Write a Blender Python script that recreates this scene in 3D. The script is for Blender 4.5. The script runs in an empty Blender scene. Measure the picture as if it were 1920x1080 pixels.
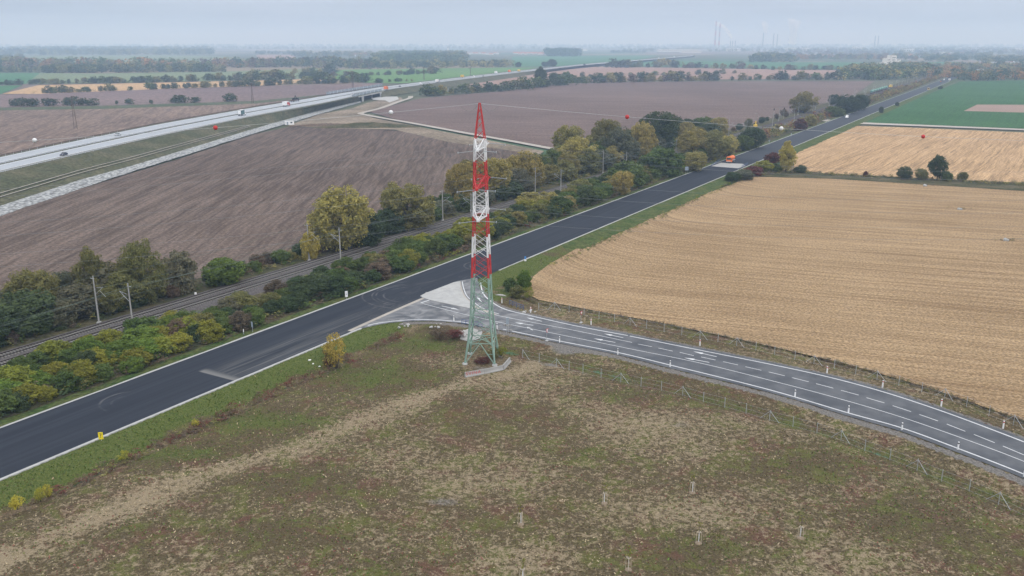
import bpy, bmesh, math, random
import numpy as np
from mathutils import Vector, Matrix

random.seed(7); RNG = np.random.default_rng(7)
SC = bpy.context.scene
COL = SC.collection

# ------------------------------------------------------------------ camera
F, HY, H = 1640.0, 80.0, 56.0
PITCH = math.atan((540 - HY) / F)
cam = bpy.data.objects.new('camera', bpy.data.cameras.new('camera'))
COL.objects.link(cam)
cam.location = (0, 0, H)
cam.rotation_euler = (math.pi / 2 - PITCH, 0, 0)
cam.data.sensor_width = 36; cam.data.lens = 36 * F / 1920
cam.data.clip_start = 0.5; cam.data.clip_end = 60000
SC.camera = cam

# ------------------------------------------------------------------ sky, sun, exposure
SUN_EL, SUN_AZ = 38, 150
world = bpy.data.worlds.new('World'); SC.world = world; world.use_nodes = True
wt = world.node_tree; wt.nodes.clear()
def wn(t, **k):
    n = wt.nodes.new(t)
    for a, b in k.items(): setattr(n, a, b)
    return n
w_out = wn('ShaderNodeOutputWorld'); w_bg = wn('ShaderNodeBackground')
w_bg.inputs[1].default_value = 0.1
w_sky = wn('ShaderNodeTexSky', sky_type='NISHITA', sun_disc=False)
w_sky.sun_elevation = math.radians(SUN_EL); w_sky.sun_rotation = math.radians(SUN_AZ)
w_tc = wn('ShaderNodeTexCoord'); w_sep = wn('ShaderNodeSeparateXYZ')
wt.links.new(w_tc.outputs['Generated'], w_sep.inputs[0])
w_map = wn('ShaderNodeMapping'); w_map.inputs['Scale'].default_value = (2.2, 2.2, 30)
wt.links.new(w_tc.outputs['Generated'], w_map.inputs[0])
w_noise = wn('ShaderNodeTexNoise'); w_noise.inputs['Scale'].default_value = 1.6; w_noise.inputs['Detail'].default_value = 4
wt.links.new(w_map.outputs[0], w_noise.inputs['Vector'])
w_mr = wn('ShaderNodeMapRange'); w_mr.inputs['From Min'].default_value = 0.3; w_mr.inputs['From Max'].default_value = 0.7
w_mr.inputs['To Min'].default_value = 0.84; w_mr.inputs['To Max'].default_value = 1.16
wt.links.new(w_noise.outputs['Fac'], w_mr.inputs['Value'])
# an even overcast deck: brighter overhead than at the horizon, about (1 + 3 sin el)
w_max = wn('ShaderNodeMath', operation='MAXIMUM'); w_max.inputs[1].default_value = 0.0
wt.links.new(w_sep.outputs['Z'], w_max.inputs[0])
w_mad = wn('ShaderNodeMath', operation='MULTIPLY_ADD'); w_mad.inputs[1].default_value = 3.1; w_mad.inputs[2].default_value = 1.0
wt.links.new(w_max.outputs[0], w_mad.inputs[0])
w_mul = wn('ShaderNodeMath', operation='MULTIPLY')
wt.links.new(w_mad.outputs[0], w_mul.inputs[0]); wt.links.new(w_mr.outputs[0], w_mul.inputs[1])
w_vm = wn('ShaderNodeVectorMath', operation='SCALE')
w_tint = wn('ShaderNodeMixRGB'); w_tint.inputs[1].default_value = (4.2, 4.8, 5.85, 1); w_tint.inputs[2].default_value = (5.05, 5.2, 5.42, 1)
w_tr = wn('ShaderNodeMapRange'); w_tr.inputs['From Max'].default_value = 0.35
wt.links.new(w_max.outputs[0], w_tr.inputs['Value']); wt.links.new(w_tr.outputs[0], w_tint.inputs[0]); wt.links.new(w_tint.outputs[0], w_vm.inputs[0])
wt.links.new(w_mul.outputs[0], w_vm.inputs['Scale'])
w_mix = wn('ShaderNodeMixRGB'); w_mix.inputs[0].default_value = 0.96
wt.links.new(w_sky.outputs[0], w_mix.inputs[1]); wt.links.new(w_vm.outputs[0], w_mix.inputs[2])
wt.links.new(w_mix.outputs[0], w_bg.inputs[0]); wt.links.new(w_bg.outputs[0], w_out.inputs[0])

sun = bpy.data.objects.new('sun', bpy.data.lights.new('sun', 'SUN')); COL.objects.link(sun)
sun.data.energy = 1.2; sun.data.angle = math.radians(14); sun.data.color = (1, 0.96, 0.9)
az = math.radians(SUN_AZ); el = math.radians(SUN_EL)
sun.rotation_euler = Vector((-math.sin(az) * math.cos(el), -math.cos(az) * math.cos(el), -math.sin(el))).to_track_quat('-Z', 'Y').to_euler()

vs = SC.view_settings
vs.view_transform = 'Standard'; vs.look = 'None'; vs.exposure = 0.0; vs.gamma = 1; vs.use_curve_mapping = False
SC.cycles.max_bounces = 5; SC.cycles.diffuse_bounces = 3; SC.cycles.volume_bounces = 1
SC.cycles.transparent_max_bounces = 8; SC.cycles.use_denoising = True

# ------------------------------------------------------------------ pixel <-> place
CP, SP = math.cos(PITCH), math.sin(PITCH)
def ray(x, y):
    dx, dz = (x - 960) / F, -(y - 540) / F
    return Vector((dx, CP + dz * SP, -SP + dz * CP))
def P(x, y, z=0.0):
    r = ray(x, y); t = (z - H) / r.z
    return Vector((r.x * t, r.y * t, z))
def PY(x, y, Y):                      # point on the pixel's ray at ground distance Y
    r = ray(x, y); t = Y / r.y
    return Vector((r.x * t, Y, H + r.z * t))
def Q(X, Y, Z=0.0):                   # place -> pixel (numpy)
    dep = Y * CP - (Z - H) * SP; up = Y * SP + (Z - H) * CP
    return 960 + F * X / dep, 540 - F * up / dep

TH = math.radians(30.25)
UX, UY = math.sin(TH), math.cos(TH)   # along the trunk road
NX, NY = math.cos(TH), -math.sin(TH)  # across, to the camera's side
def so(v): return v.x * UX + v.y * UY, v.x * NX + v.y * NY
def W(s, o, z=0.0): return Vector((s * UX + o * NX, s * UY + o * NY, z))

# ------------------------------------------------------------------ material helper
class NT:
    def __init__(s, name, rough=0.9, spec=0.2):
        s.m = bpy.data.materials.new(name); s.m.use_nodes = True
        s.t = s.m.node_tree; s.t.nodes.clear()
        s.out = s.n('ShaderNodeOutputMaterial'); s.b = s.n('ShaderNodeBsdfPrincipled')
        s.b.inputs['Roughness'].default_value = rough; s.b.inputs['Specular IOR Level'].default_value = spec
        s.l(s.b.outputs[0], s.out.inputs[0])
        s.pos = s.n('ShaderNodeNewGeometry').outputs['Position']
    def n(s, t, **k):
        x = s.t.nodes.new(t)
        for a, b in k.items(): setattr(x, a, b)
        return x
    def l(s, a, b): s.t.links.new(a, b)
    def put(s, sock, v):
        if isinstance(v, (int, float)): sock.default_value = v
        elif isinstance(v, (tuple, list)): sock.default_value = tuple(v) if len(sock.default_value) == len(v) else (*v, 1)
        else: s.l(v, sock)
    def math(s, op, a, b=0.0, c=0.0, clamp=False):
        x = s.n('ShaderNodeMath', operation=op, use_clamp=clamp)
        for i, v in enumerate((a, b, c)): s.put(x.inputs[i], v)
        return x.outputs[0]
    def vec(s, sc, v=None):
        x = s.n('ShaderNodeVectorMath', operation='MULTIPLY'); s.put(x.inputs[0], v or s.pos); x.inputs[1].default_value = sc
        return x.outputs[0]
    def dot(s, d, c=0.0):
        x = s.n('ShaderNodeVectorMath', operation='DOT_PRODUCT'); s.put(x.inputs[0], s.pos); x.inputs[1].default_value = d
        return s.math('ADD', x.outputs['Value'], c)
    def comb(s, x=0.0, y=0.0, z=0.0):
        c = s.n('ShaderNodeCombineXYZ')
        for i, v in enumerate((x, y, z)): s.put(c.inputs[i], v)
        return c.outputs[0]
    def noise(s, scale, detail=3, v=None, rough=0.55, dist=0.0):
        x = s.n('ShaderNodeTexNoise'); s.put(x.inputs['Vector'], v or s.pos)
        x.inputs['Scale'].default_value = scale; x.inputs['Detail'].default_value = detail
        x.inputs['Roughness'].default_value = rough; x.inputs['Distortion'].default_value = dist
        return x.outputs['Fac']
    def step(s, v, a, b):
        x = s.n('ShaderNodeMapRange', interpolation_type='SMOOTHSTEP'); s.put(x.inputs['Value'], v)
        x.inputs['From Min'].default_value = a; x.inputs['From Max'].default_value = b
        return x.outputs[0]
    def mix(s, f, a, b, mode='MIX'):
        x = s.n('ShaderNodeMixRGB', blend_type=mode); s.put(x.inputs[0], f); s.put(x.inputs[1], a); s.put(x.inputs[2], b)
        return x.outputs[0]
    def color(s, c): s.put(s.b.inputs['Base Color'], c)
    def bump(s, h, dist, strength=1.0):
        x = s.n('ShaderNodeBump'); x.inputs['Distance'].default_value = dist; x.inputs['Strength'].default_value = strength
        s.l(h, x.inputs['Height']); s.l(x.outputs[0], s.b.inputs['Normal'])

def plain(name, c, rough=0.7, var=0.15, scale=3.0, metal=0.0, spec=0.3):
    m = NT(name, rough, spec); n = m.noise(scale, 3)
    m.color(m.mix(n, tuple(x * (1 - var) for x in c), tuple(min(1, x * (1 + var)) for x in c)))
    m.b.inputs['Metallic'].default_value = metal
    return m.m

def field_mat(name, c1, c2, row=None, rw=3.0, amp=0.4, patch=0.02, fine=1.2, bend=None, c3=None, grain=0.75, thin=False):
    """crop land: large soft patches, stretched machine rows, fine grain"""
    m = NT(name, 0.95, 0.05)
    big = m.noise(patch, 3); fin = m.noise(fine, 4, rough=0.7)
    c = m.mix(m.step(big, 0.3, 0.7), c1, c2)
    if row is not None:
        d = (math.cos(row), math.sin(row), 0); e = (-math.sin(row), math.cos(row), 0)
        al, ac = m.dot(d), m.dot(e)
        if bend:
            bx, by, bc, ba, bl = bend
            ex = m.math('EXPONENT', m.math('DIVIDE', m.dot((bx, by, 0), bc), -bl))
            ac = m.math('ADD', ac, m.math('MULTIPLY', ex, ba))
        wob = m.noise(0.03, 2)
        ac = m.math('ADD', ac, m.math('MULTIPLY', wob, 3.0))
        v1 = m.comb(m.math('MULTIPLY', al, 0.006 if not bend else 0.004), m.math('DIVIDE', ac, rw), 0.0)
        v2 = m.comb(m.math('MULTIPLY', al, 0.05 if not bend else 0.02), m.math('DIVIDE', ac, rw * 0.3), 3.7)
        r1 = m.step(m.noise(1.0, 2, v1), 0.38, 0.64); r2 = m.step(m.noise(1.0, 2, v2), 0.35, 0.68)
        c = m.mix(m.math('MULTIPLY', r1, amp), c, c3 or tuple(x * 0.55 for x in c1))
        c = m.mix(m.math('MULTIPLY', r2, amp * 0.8), c, tuple(x * 1.5 for x in c2))
        if bend or thin:
            thn = m.noise(1.0, 3, m.comb(m.math('MULTIPLY', al, 0.02), m.math('DIVIDE', ac, 1.3), 9.1), 0.6)
            c = m.mix(m.math('MULTIPLY', m.step(thn, 0.54, 0.66), 0.5), c, c3 or tuple(x * 0.5 for x in c1))
    fx = m.step(fin, 0.30, 0.70)
    c = m.mix(grain, c, m.mix(fx, (0.22,) * 3, (0.78,) * 3), 'OVERLAY')
    m.color(c); m.bump(fin, 0.25)
    return m.m

# ------------------------------------------------------------------ object helpers
def props(o, label=None, cat=None, group=None, kind=None):
    if label: o['label'] = label
    if cat: o['category'] = cat
    if group: o['group'] = group
    if kind: o['kind'] = kind
    return o
def link(name, me, parent=None):
    o = bpy.data.objects.new(name, me); COL.objects.link(o)
    if parent is not None: o.parent = parent
    return o
def empty(name, loc=(0, 0, 0), rz=0.0, label=None, cat=None, group=None):
    o = bpy.data.objects.new(name, None); COL.objects.link(o)
    o.location = loc; o.rotation_euler = (0, 0, rz); o.empty_display_size = 0.2
    return props(o, label, cat, group)
def copy_tree(root, loc=None, rz=None, label=None, group=None):
    r = root.copy(); COL.objects.link(r)
    if loc is not None: r.location = loc
    if rz is not None: r.rotation_euler = (0, 0, rz)
    props(r, label, None, group)
    for ch in root.children:
        c = ch.copy(); COL.objects.link(c); c.parent = r
        for g in ch.children:
            d = g.copy(); COL.objects.link(d); d.parent = c
    return r
def mesh(name, verts, faces, mats, idx=None, smooth=False):
    me = bpy.data.meshes.new(name); me.from_pydata([tuple(v) for v in verts], [], faces)
    for m in (mats if isinstance(mats, (list, tuple)) else [mats]): me.materials.append(m)
    if idx is not None: me.polygons.foreach_set('material_index', idx)
    if smooth: me.polygons.foreach_set('use_smooth', [True] * len(me.polygons))
    me.update(); return me

class MB:
    def __init__(s): s.v, s.f, s.i = [], [], []
    def add(s, vs_, fs, mi=0):
        k = len(s.v); s.v += [Vector(v) for v in vs_]; s.f += [tuple(a + k for a in f) for f in fs]; s.i += [mi] * len(fs); return s
    def box(s, c, d, mi=0, rz=0.0, top=(1, 1), shift=(0, 0)):
        hx, hy, hz = d[0] / 2, d[1] / 2, d[2] / 2; pts = []
        for z in (-1, 1):
            tx, ty = (top if z > 0 else (1, 1)); ox, oy = (shift if z > 0 else (0, 0))
            for x, y in ((-1, -1), (1, -1), (1, 1), (-1, 1)): pts.append(Vector((x * hx * tx + ox, y * hy * ty + oy, z * hz)))
        R = Matrix.Rotation(rz, 3, 'Z'); pts = [R @ p + Vector(c) for p in pts]
        return s.add(pts, [(3, 2, 1, 0), (4, 5, 6, 7), (0, 1, 5, 4), (1, 2, 6, 5), (2, 3, 7, 6), (3, 0, 4, 7)], mi)
    def bar(s, a, b, w, h=None, mi=0):
        a, b = Vector(a), Vector(b); d = (b - a).normalized(); h = h or w
        u = d.cross(Vector((0, 0, 1)));  u = Vector((1, 0, 0)) if u.length < 1e-4 else u.normalized()
        t = u.cross(d); pts = [p + u * x * w / 2 + t * y * h / 2 for p in (a, b) for x, y in ((-1, -1), (1, -1), (1, 1), (-1, 1))]
        return s.add(pts, [(3, 2, 1, 0), (4, 5, 6, 7), (0, 1, 5, 4), (1, 2, 6, 5), (2, 3, 7, 6), (3, 0, 4, 7)], mi)
    def tube(s, pts, rad, n=6, mi=0, cap=True):
        pts = [Vector(p) for p in pts]; rad = rad if isinstance(rad, (list, tuple)) else [rad] * len(pts); rings = []
        for i, p in enumerate(pts):
            d = (pts[min(i + 1, len(pts) - 1)] - pts[max(i - 1, 0)]).normalized()
            u = d.cross(Vector((0, 0, 1))); u = Vector((1, 0, 0)) if u.length < 1e-3 else u.normalized(); t = u.cross(d)
            rings.append([p + (u * math.cos(2 * math.pi * k / n) + t * math.sin(2 * math.pi * k / n)) * rad[i] for k in range(n)])
        fs = [(i * n + k, i * n + (k + 1) % n, (i + 1) * n + (k + 1) % n, (i + 1) * n + k) for i in range(len(pts) - 1) for k in range(n)]
        if cap: fs += [tuple(range(n))[::-1], tuple((len(pts) - 1) * n + k for k in range(n))]
        return s.add([v for r in rings for v in r], fs, mi)
    def build(s, name, mats, parent=None, smooth=False, loc=None):
        o = link(name, mesh(name, s.v, s.f, mats, s.i, smooth), parent)
        if loc is not None: o.location = loc
        return o

def catmull(pts, n=6):
    pts = [Vector(p) for p in pts]; out = []
    for i in range(len(pts) - 1):
        p0, p1, p2, p3 = pts[max(i - 1, 0)], pts[i], pts[i + 1], pts[min(i + 2, len(pts) - 1)]
        for k in range(n):
            t = k / n
            out.append(0.5 * ((2 * p1) + (p2 - p0) * t + (2 * p0 - 5 * p1 + 4 * p2 - p3) * t * t + (3 * p1 - p0 - 3 * p2 + p3) * t ** 3))
    return out + [pts[-1]]
def curve_px(px, z=0.0, n=6): return catmull([P(x, y, z) for x, y in px], n)
def sheet(name, pts, mat, label=None, cat=None, kind='structure', parent=None, thick=0.0):
    bm = bmesh.new(); vsx = [bm.verts.new(p) for p in pts]; f = bm.faces.new(vsx)
    f.normal_update()
    if f.normal.z < 0: f.normal_flip()
    bmesh.ops.triangulate(bm, faces=[f])
    if thick:
        r = bmesh.ops.extrude_face_region(bm, geom=list(bm.faces))
        for v in r['geom']:
            if isinstance(v, bmesh.types.BMVert): v.co.z -= thick
        bmesh.ops.recalc_face_normals(bm, faces=bm.faces)
    me = bpy.data.meshes.new(name); bm.to_mesh(me); bm.free(); me.materials.append(mat)
    o = link(name, me, parent)
    return props(o, label, cat, None, kind) if parent is None else o
def ribbon(name, A, B, mat, parent=None, label=None, kind='structure', cat=None):
    n = len(A); me = mesh(name, list(A) + list(B), [(i, i + 1, n + i + 1, n + i) for i in range(n - 1)], mat)
    bm = bmesh.new(); bm.from_mesh(me); bmesh.ops.recalc_face_normals(bm, faces=bm.faces)
    if sum(f.normal.z for f in bm.faces) < 0: bmesh.ops.reverse_faces(bm, faces=bm.faces)
    bm.to_mesh(me); bm.free()
    o = link(name, me, parent)
    return props(o, label, cat, None, kind) if parent is None else o
def side(pts, off):
    out = []
    for i, p in enumerate(pts):
        d = pts[min(i + 1, len(pts) - 1)] - pts[max(i - 1, 0)]; d.z = 0; d.normalize()
        out.append(p + Vector((d.y, -d.x, 0)) * off)
    return out
def stripe(name, pts, w, mat, parent): return ribbon(name, side(pts, -w / 2), side(pts, w / 2), mat, parent)
def up(pts, dz): return [Vector((p.x, p.y, p.z + dz)) for p in pts]

# ================================================================== MATERIALS
M = {}
M['white'] = plain('white_paint', (0.72, 0.72, 0.72), 0.6, 0.12, 0.8)
M['line'] = plain('road_line_paint', (0.52, 0.53, 0.545), 0.7, 0.3, 1.2)
M['conc'] = plain('concrete', (0.30, 0.295, 0.285), 0.85, 0.25, 0.9)
M['conc_pale'] = plain('pale_concrete', (0.34, 0.34, 0.335), 0.85, 0.28, 0.8)
M['red'] = plain('red_paint', (0.45, 0.036, 0.036), 0.6, 0.25, 1.2)
M['pyl_white'] = plain('pylon_white', (0.64, 0.64, 0.65), 0.6, 0.14, 1.2)
M['green'] = plain('pale_green_paint', (0.215, 0.315, 0.265), 0.6, 0.28, 1.2)
M['galv'] = plain('galvanised_steel', (0.42, 0.44, 0.46), 0.45, 0.15, 4, 0.3)
M['dark'] = plain('dark_rubber', (0.02, 0.02, 0.022), 0.8)
M['glass'] = plain('dark_glass', (0.02, 0.025, 0.03), 0.1, 0.1, 1, 0, 0.6)
M['wire'] = plain('aluminium_wire', (0.20, 0.21, 0.225), 0.6, 0.1, 1, 0.2)
M['cwire'] = plain('copper_wire', (0.10, 0.13, 0.11), 0.6)
M['bark'] = plain('bark', (0.07, 0.055, 0.042), 0.9, 0.3, 4)
M['rust'] = plain('rusty_steel', (0.10, 0.07, 0.055), 0.7, 0.3, 4)
M['yellow'] = plain('yellow_paint', (0.75, 0.6, 0.02), 0.5)
M['machine'] = plain('machine_yellow', (0.62, 0.42, 0.06), 0.5)
M['orange'] = plain('orange_paint', (0.72, 0.16, 0.03), 0.45)
M['blue'] = plain('blue_paint', (0.05, 0.09, 0.22), 0.5)
M['signblue'] = plain('sign_blue', (0.05, 0.22, 0.55), 0.5)
M['signback'] = plain('sign_back_grey', (0.26, 0.31, 0.37), 0.5)
M['silver'] = plain('silver_car_paint', (0.5, 0.52, 0.54), 0.3, 0.05, 1, 0.4)
M['navy'] = plain('dark_blue_car_paint', (0.02, 0.022, 0.05), 0.25, 0.05)
M['carwhite'] = plain('white_car_paint', (0.75, 0.75, 0.76), 0.3, 0.04)
M['tarp'] = plain('dark_green_tarp', (0.07, 0.13, 0.13), 0.6)
M['tank'] = plain('green_wagon_paint', (0.11, 0.24, 0.20), 0.5)
M['roofred'] = plain('red_roof_tile', (0.36, 0.13, 0.09), 0.85, 0.3, 0.5)
M['roofgrey'] = plain('grey_roof', (0.35, 0.36, 0.38), 0.8, 0.2, 0.3)
M['wallwhite'] = plain('pale_render', (0.62, 0.60, 0.56), 0.85, 0.1, 0.3)
M['wallgrey'] = plain('grey_cladding', (0.42, 0.43, 0.44), 0.8, 0.1, 0.3)
M['wallred'] = plain('red_cladding', (0.45, 0.08, 0.06), 0.7, 0.1, 0.3)
M['wood'] = plain('stake_wood', (0.42, 0.36, 0.28), 0.9, 0.2, 6)
M['mound'] = plain('bark_mulch', (0.22, 0.17, 0.12), 0.95, 0.3, 5)
M['stone'] = plain('field_stone', (0.36, 0.35, 0.34), 0.9, 0.35, 3)

m = NT('foliage', 0.75, 0.15)
oi = m.n('ShaderNodeObjectInfo'); isl = m.n('ShaderNodeNewGeometry').outputs['Random Per Island']
clump = m.noise(0.55, 2)
c = m.mix(isl, m.mix(1.0, oi.outputs['Color'], (0.7, 0.74, 0.7), 'MULTIPLY'), m.mix(1.0, oi.outputs['Color'], (1.3, 1.24, 1.2), 'MULTIPLY'))
c = m.mix(1.0, c, m.mix(clump, (0.6, 0.66, 0.75), (1.4, 1.34, 1.2)), 'MULTIPLY')
m.color(c)
tr = m.n('ShaderNodeBsdfTranslucent'); m.l(c, tr.inputs[0]); mx = m.n('ShaderNodeMixShader'); mx.inputs[0].default_value = 0.3
m.l(m.b.outputs[0], mx.inputs[1]); m.l(tr.outputs[0], mx.inputs[2]); m.l(mx.outputs[0], m.out.inputs[0])
M['leaf'] = m.m
m = NT('wood_mass_foliage', 0.9, 0.05)
at = m.n('ShaderNodeVertexColor'); at.layer_name = 'tint'
m.color(m.mix(m.noise(0.2, 2), m.mix(1.0, at.outputs[0], (0.7,) * 3, 'MULTIPLY'), m.mix(1.0, at.outputs[0], (1.3,) * 3, 'MULTIPLY')))
M['mass'] = m.m

# trunk road asphalt: fresh, dark, paver streaks along it, pale dust where lorries turn
m = NT('fresh_asphalt', 0.88, 0.12)
s_, o_ = m.dot((UX, UY, 0)), m.dot((NX, NY, 0))
st = m.noise(1.0, 4, m.comb(m.math('MULTIPLY', s_, 0.02), m.math('MULTIPLY', o_, 0.9), 0.0))
c = m.mix(m.step(st, 0.3, 0.72), (0.016, 0.020, 0.030), (0.030, 0.035, 0.047))
c = m.mix(m.math('MULTIPLY', m.noise(0.06, 3), 0.5), c, (0.030, 0.034, 0.044))
dust = m.math('MULTIPLY', m.step(s_, 96.5, 97.2), m.math('SUBTRACT', 1.0, m.step(s_, 112, 168)))
dust = m.math('MULTIPLY', dust, m.step(o_, -120.5, -117.5))
dn = m.noise(1.0, 4, m.comb(m.math('MULTIPLY', s_, 0.05), m.math('MULTIPLY', o_, 1.6), 5.0))
dust = m.math('MULTIPLY', dust, m.step(dn, 0.36, 0.75))
lip = m.math('MULTIPLY', m.math('MULTIPLY', m.step(s_, 96.5, 96.8), m.math('SUBTRACT', 1.0, m.step(s_, 96.9, 99))), m.step(o_, -120.5, -119.5))
c = m.mix(m.math('MULTIPLY', m.math('MAXIMUM', m.math('MULTIPLY', dust, 0.6), lip), 0.6), c, (0.22, 0.215, 0.205))
jun = m.math('MULTIPLY', m.step(s_, 128, 140), m.math('SUBTRACT', 1.0, m.step(s_, 166, 188)))
jn = m.noise(0.5, 5, m.comb(m.math('MULTIPLY', s_, 0.35), m.math('MULTIPLY', o_, 1.0), 2.0), 0.65, 1.2)
c = m.mix(m.math('MULTIPLY', m.math('MULTIPLY', jun, m.step(jn, 0.5, 0.85)), m.math('MULTIPLY', m.step(o_, -125, -114), 0.5)), c, (0.20, 0.195, 0.19))
for (ax_, ay_), rads in (((772, 552), (6.4, 8.1, 9.0, 11.2)), ((907, 498), (3.6, 5.1)), ((240, 752), (2.4, 4.2))):
    pc = P(ax_, ay_, 0.4); dv = m.n('ShaderNodeVectorMath', operation='DISTANCE'); m.l(m.pos, dv.inputs[0]); dv.inputs[1].default_value = pc
    side_ = m.step(m.dot((-1, 0, 0), pc.x), 1.0, 3.0)
    for rr in rads:
        ring = m.math('SUBTRACT', 1.0, m.step(m.math('ABSOLUTE', m.math('SUBTRACT', dv.outputs['Value'], rr)), 0.08, 0.30))
        c = m.mix(m.math('MULTIPLY', m.math('MULTIPLY', ring, side_), m.math('MULTIPLY', m.step(m.noise(0.35, 3), 0.35, 0.65), 0.55)), c, (0.13, 0.13, 0.135))
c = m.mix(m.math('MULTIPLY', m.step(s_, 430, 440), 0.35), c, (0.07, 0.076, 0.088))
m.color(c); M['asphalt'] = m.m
m = NT('worn_asphalt', 0.9, 0.12)
c = m.mix(m.step(m.noise(0.25, 4), 0.3, 0.75), (0.072, 0.077, 0.088), (0.118, 0.122, 0.132))
dj = m.math('DISTANCE' if False else 'SUBTRACT', m.dot((1, 0, 0)), -8.0)
c = m.mix(m.math('MULTIPLY', m.math('SUBTRACT', 1.0, m.step(dj, -6, 34)), m.step(m.noise(0.22, 5, None, 0.6, 1.0), 0.33, 0.80)), c, (0.28, 0.28, 0.285))
m.color(c); M['asphalt_old'] = m.m
M['gravel'] = plain('grey_gravel', (0.19, 0.185, 0.18), 0.95, 0.5, 2.2)
M['dirt'] = plain('pale_dirt_track', (0.33, 0.30, 0.265), 0.95, 0.3, 0.25)
M['motorway'] = plain('pale_concrete_carriageway', (0.31, 0.33, 0.36), 0.85, 0.12, 0.15)
m = NT('ballast', 0.95, 0.1)
n = m.noise(2.2, 5, rough=0.75)
c = m.mix(m.step(n, 0.3, 0.7), (0.050, 0.044, 0.045), (0.135, 0.122, 0.12)); m.color(c); m.bump(n, 0.12); M['ballast'] = m.m
m = NT('riprap', 0.95, 0.1)
vo = m.n('ShaderNodeTexVoronoi'); vo.inputs['Scale'].default_value = 0.8; m.l(m.pos, vo.inputs['Vector'])
n = m.noise(0.6, 4)
c = m.mix(m.step(vo.outputs['Distance'], 0.25, 0.75), (0.44, 0.45, 0.45), (0.10, 0.10, 0.10))
c = m.mix(m.math('MULTIPLY', n, 0.5), c, (0.30, 0.31, 0.31)); m.color(c); m.bump(vo.outputs['Distance'], -0.4); M['riprap'] = m.m
M['emb'] = field_mat('embankment_grass', (0.065, 0.07, 0.04), (0.105, 0.098, 0.062), patch=0.06, fine=0.7)
M['scrub'] = field_mat('dark_undergrowth', (0.045, 0.05, 0.025), (0.10, 0.085, 0.05), patch=0.15, fine=1.0)
M['vergegreen'] = field_mat('green_verge', (0.040, 0.070, 0.020), (0.090, 0.098, 0.036), patch=0.22, fine=1.3)

# ================================================================== GROUND
ROAD_Z, RAIL_Z = 0.4, 0.75
m = NT('distant_farmland', 0.95, 0.05)
vo = m.n('ShaderNodeTexVoronoi', distance='CHEBYCHEV'); vo.inputs['Scale'].default_value = 1.0
m.l(m.vec((0.0016, 0.0011, 0.0)), vo.inputs['Vector'])
sepc = m.n('ShaderNodeSeparateColor'); m.l(vo.outputs['Color'], sepc.inputs[0])
rp = m.n('ShaderNodeValToRGB'); rp.color_ramp.interpolation = 'CONSTANT'
for i, (p_, c_) in enumerate([(0, (0.075, 0.085, 0.05)), (0.3, (0.10, 0.105, 0.07)), (0.5, (0.14, 0.11, 0.09)), (0.68, (0.06, 0.10, 0.055)), (0.85, (0.19, 0.15, 0.105))]):
    e = rp.color_ramp.elements[i] if i < 2 else rp.color_ramp.elements.new(p_)
    e.position = p_; e.color = (*c_, 1)
m.l(sepc.outputs[0], rp.inputs[0])
m.color(m.mix(0.5, rp.outputs[0], m.mix(m.noise(0.01, 3), (0.35,) * 3, (0.65,) * 3), 'OVERLAY'))
g = 14000.0
sheet('ground', [(-g, -300, -0.6), (g, -300, -0.6), (g, 24000, -0.6), (-g, 24000, -0.6)], m.m, 'flat farmland reaching to the hazy horizon', 'ground')

# near ground: one gridded sheet with the ditch and bank relief of the place
SR_UP = [(895, 521), (898, 534), (904, 549), (915, 561), (945, 577), (1000, 591), (1085, 608), (1177, 626), (1310, 652), (1440, 678), (1550, 702), (1654, 729), (1764, 765), (1880, 807), (1990, 850), (2100, 900)]
SR_LO = [(655, 622), (720, 607), (784, 602), (851, 604.5), (943, 620), (1048, 643), (1157, 665), (1255, 690), (1440, 735), (1590, 780), (1690, 809), (1797, 849), (1920, 897), (2040, 950), (2150, 1005)]
sr_up, sr_lo = curve_px(SR_UP, ROAD_Z), curve_px(SR_LO, ROAD_Z)
FIELD_I = [(986, 540), (1000, 518), (1030, 495), (1100, 455), (1220, 400), (1370, 346), (1410, 330), (1560, 333), (1920, 355), (2300, 378), (2300, 930), (1920, 789), (1760, 733), (1600, 686), (1440, 648), (1250, 607), (1085, 577), (1010, 562), (990, 552)]
def pl_dist(X, Y, pl):
    best = np.full(X.shape, 1e9); 
    for a, b in zip(pl[:-1], pl[1:]):
        dx, dy = b.x - a.x, b.y - a.y; L = dx * dx + dy * dy + 1e-9
        t = np.clip(((X - a.x) * dx + (Y - a.y) * dy) / L, 0, 1)
        best = np.minimum(best, np.hypot(X - a.x - t * dx, Y - a.y - t * dy))
    return best
def vnoise(X, Y, sc, seed=0):
    r = np.random.default_rng(seed); T = r.random((256, 256))
    x, y = X / sc, Y / sc; i, j = np.floor(x).astype(int), np.floor(y).astype(int); fx, fy = x - i, y - j
    fx = fx * fx * (3 - 2 * fx); fy = fy * fy * (3 - 2 * fy)
    g_ = lambda a, b: T[a % 256, b % 256]
    return (g_(i, j) * (1 - fx) + g_(i + 1, j) * fx) * (1 - fy) + (g_(i, j + 1) * (1 - fx) + g_(i + 1, j + 1) * fx) * fy
def in_poly(X, Y, pl):
    ins = np.zeros(X.shape, bool); n = len(pl)
    for k in range(n):
        a, b = pl[k], pl[(k + 1) % n]
        cr = ((a.y > Y) != (b.y > Y)) & (X < (b.x - a.x) * (Y - a.y) / (b.y - a.y + 1e-12) + a.x)
        ins ^= cr
    return ins
sm = lambda v, a, b: (lambda t: t * t * (3 - 2 * t))(np.clip((v - a) / (b - a), 0, 1))
so_far = np.mean([so(P(x, y, ROAD_Z))[1] for x, y in [(0, 805), (250, 708), (480, 623), (705, 538), (960, 445), (1285, 329), (1440, 272)]])
so_near = np.mean([so(P(x, y, ROAD_Z))[1] for x, y in [(0, 896), (300, 774), (480, 699), (960, 498), (1110, 433), (1260, 372), (1492, 271)]])
sr_poly = sr_up + sr_lo[::-1]
tower_xy = P(904, 675)

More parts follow.
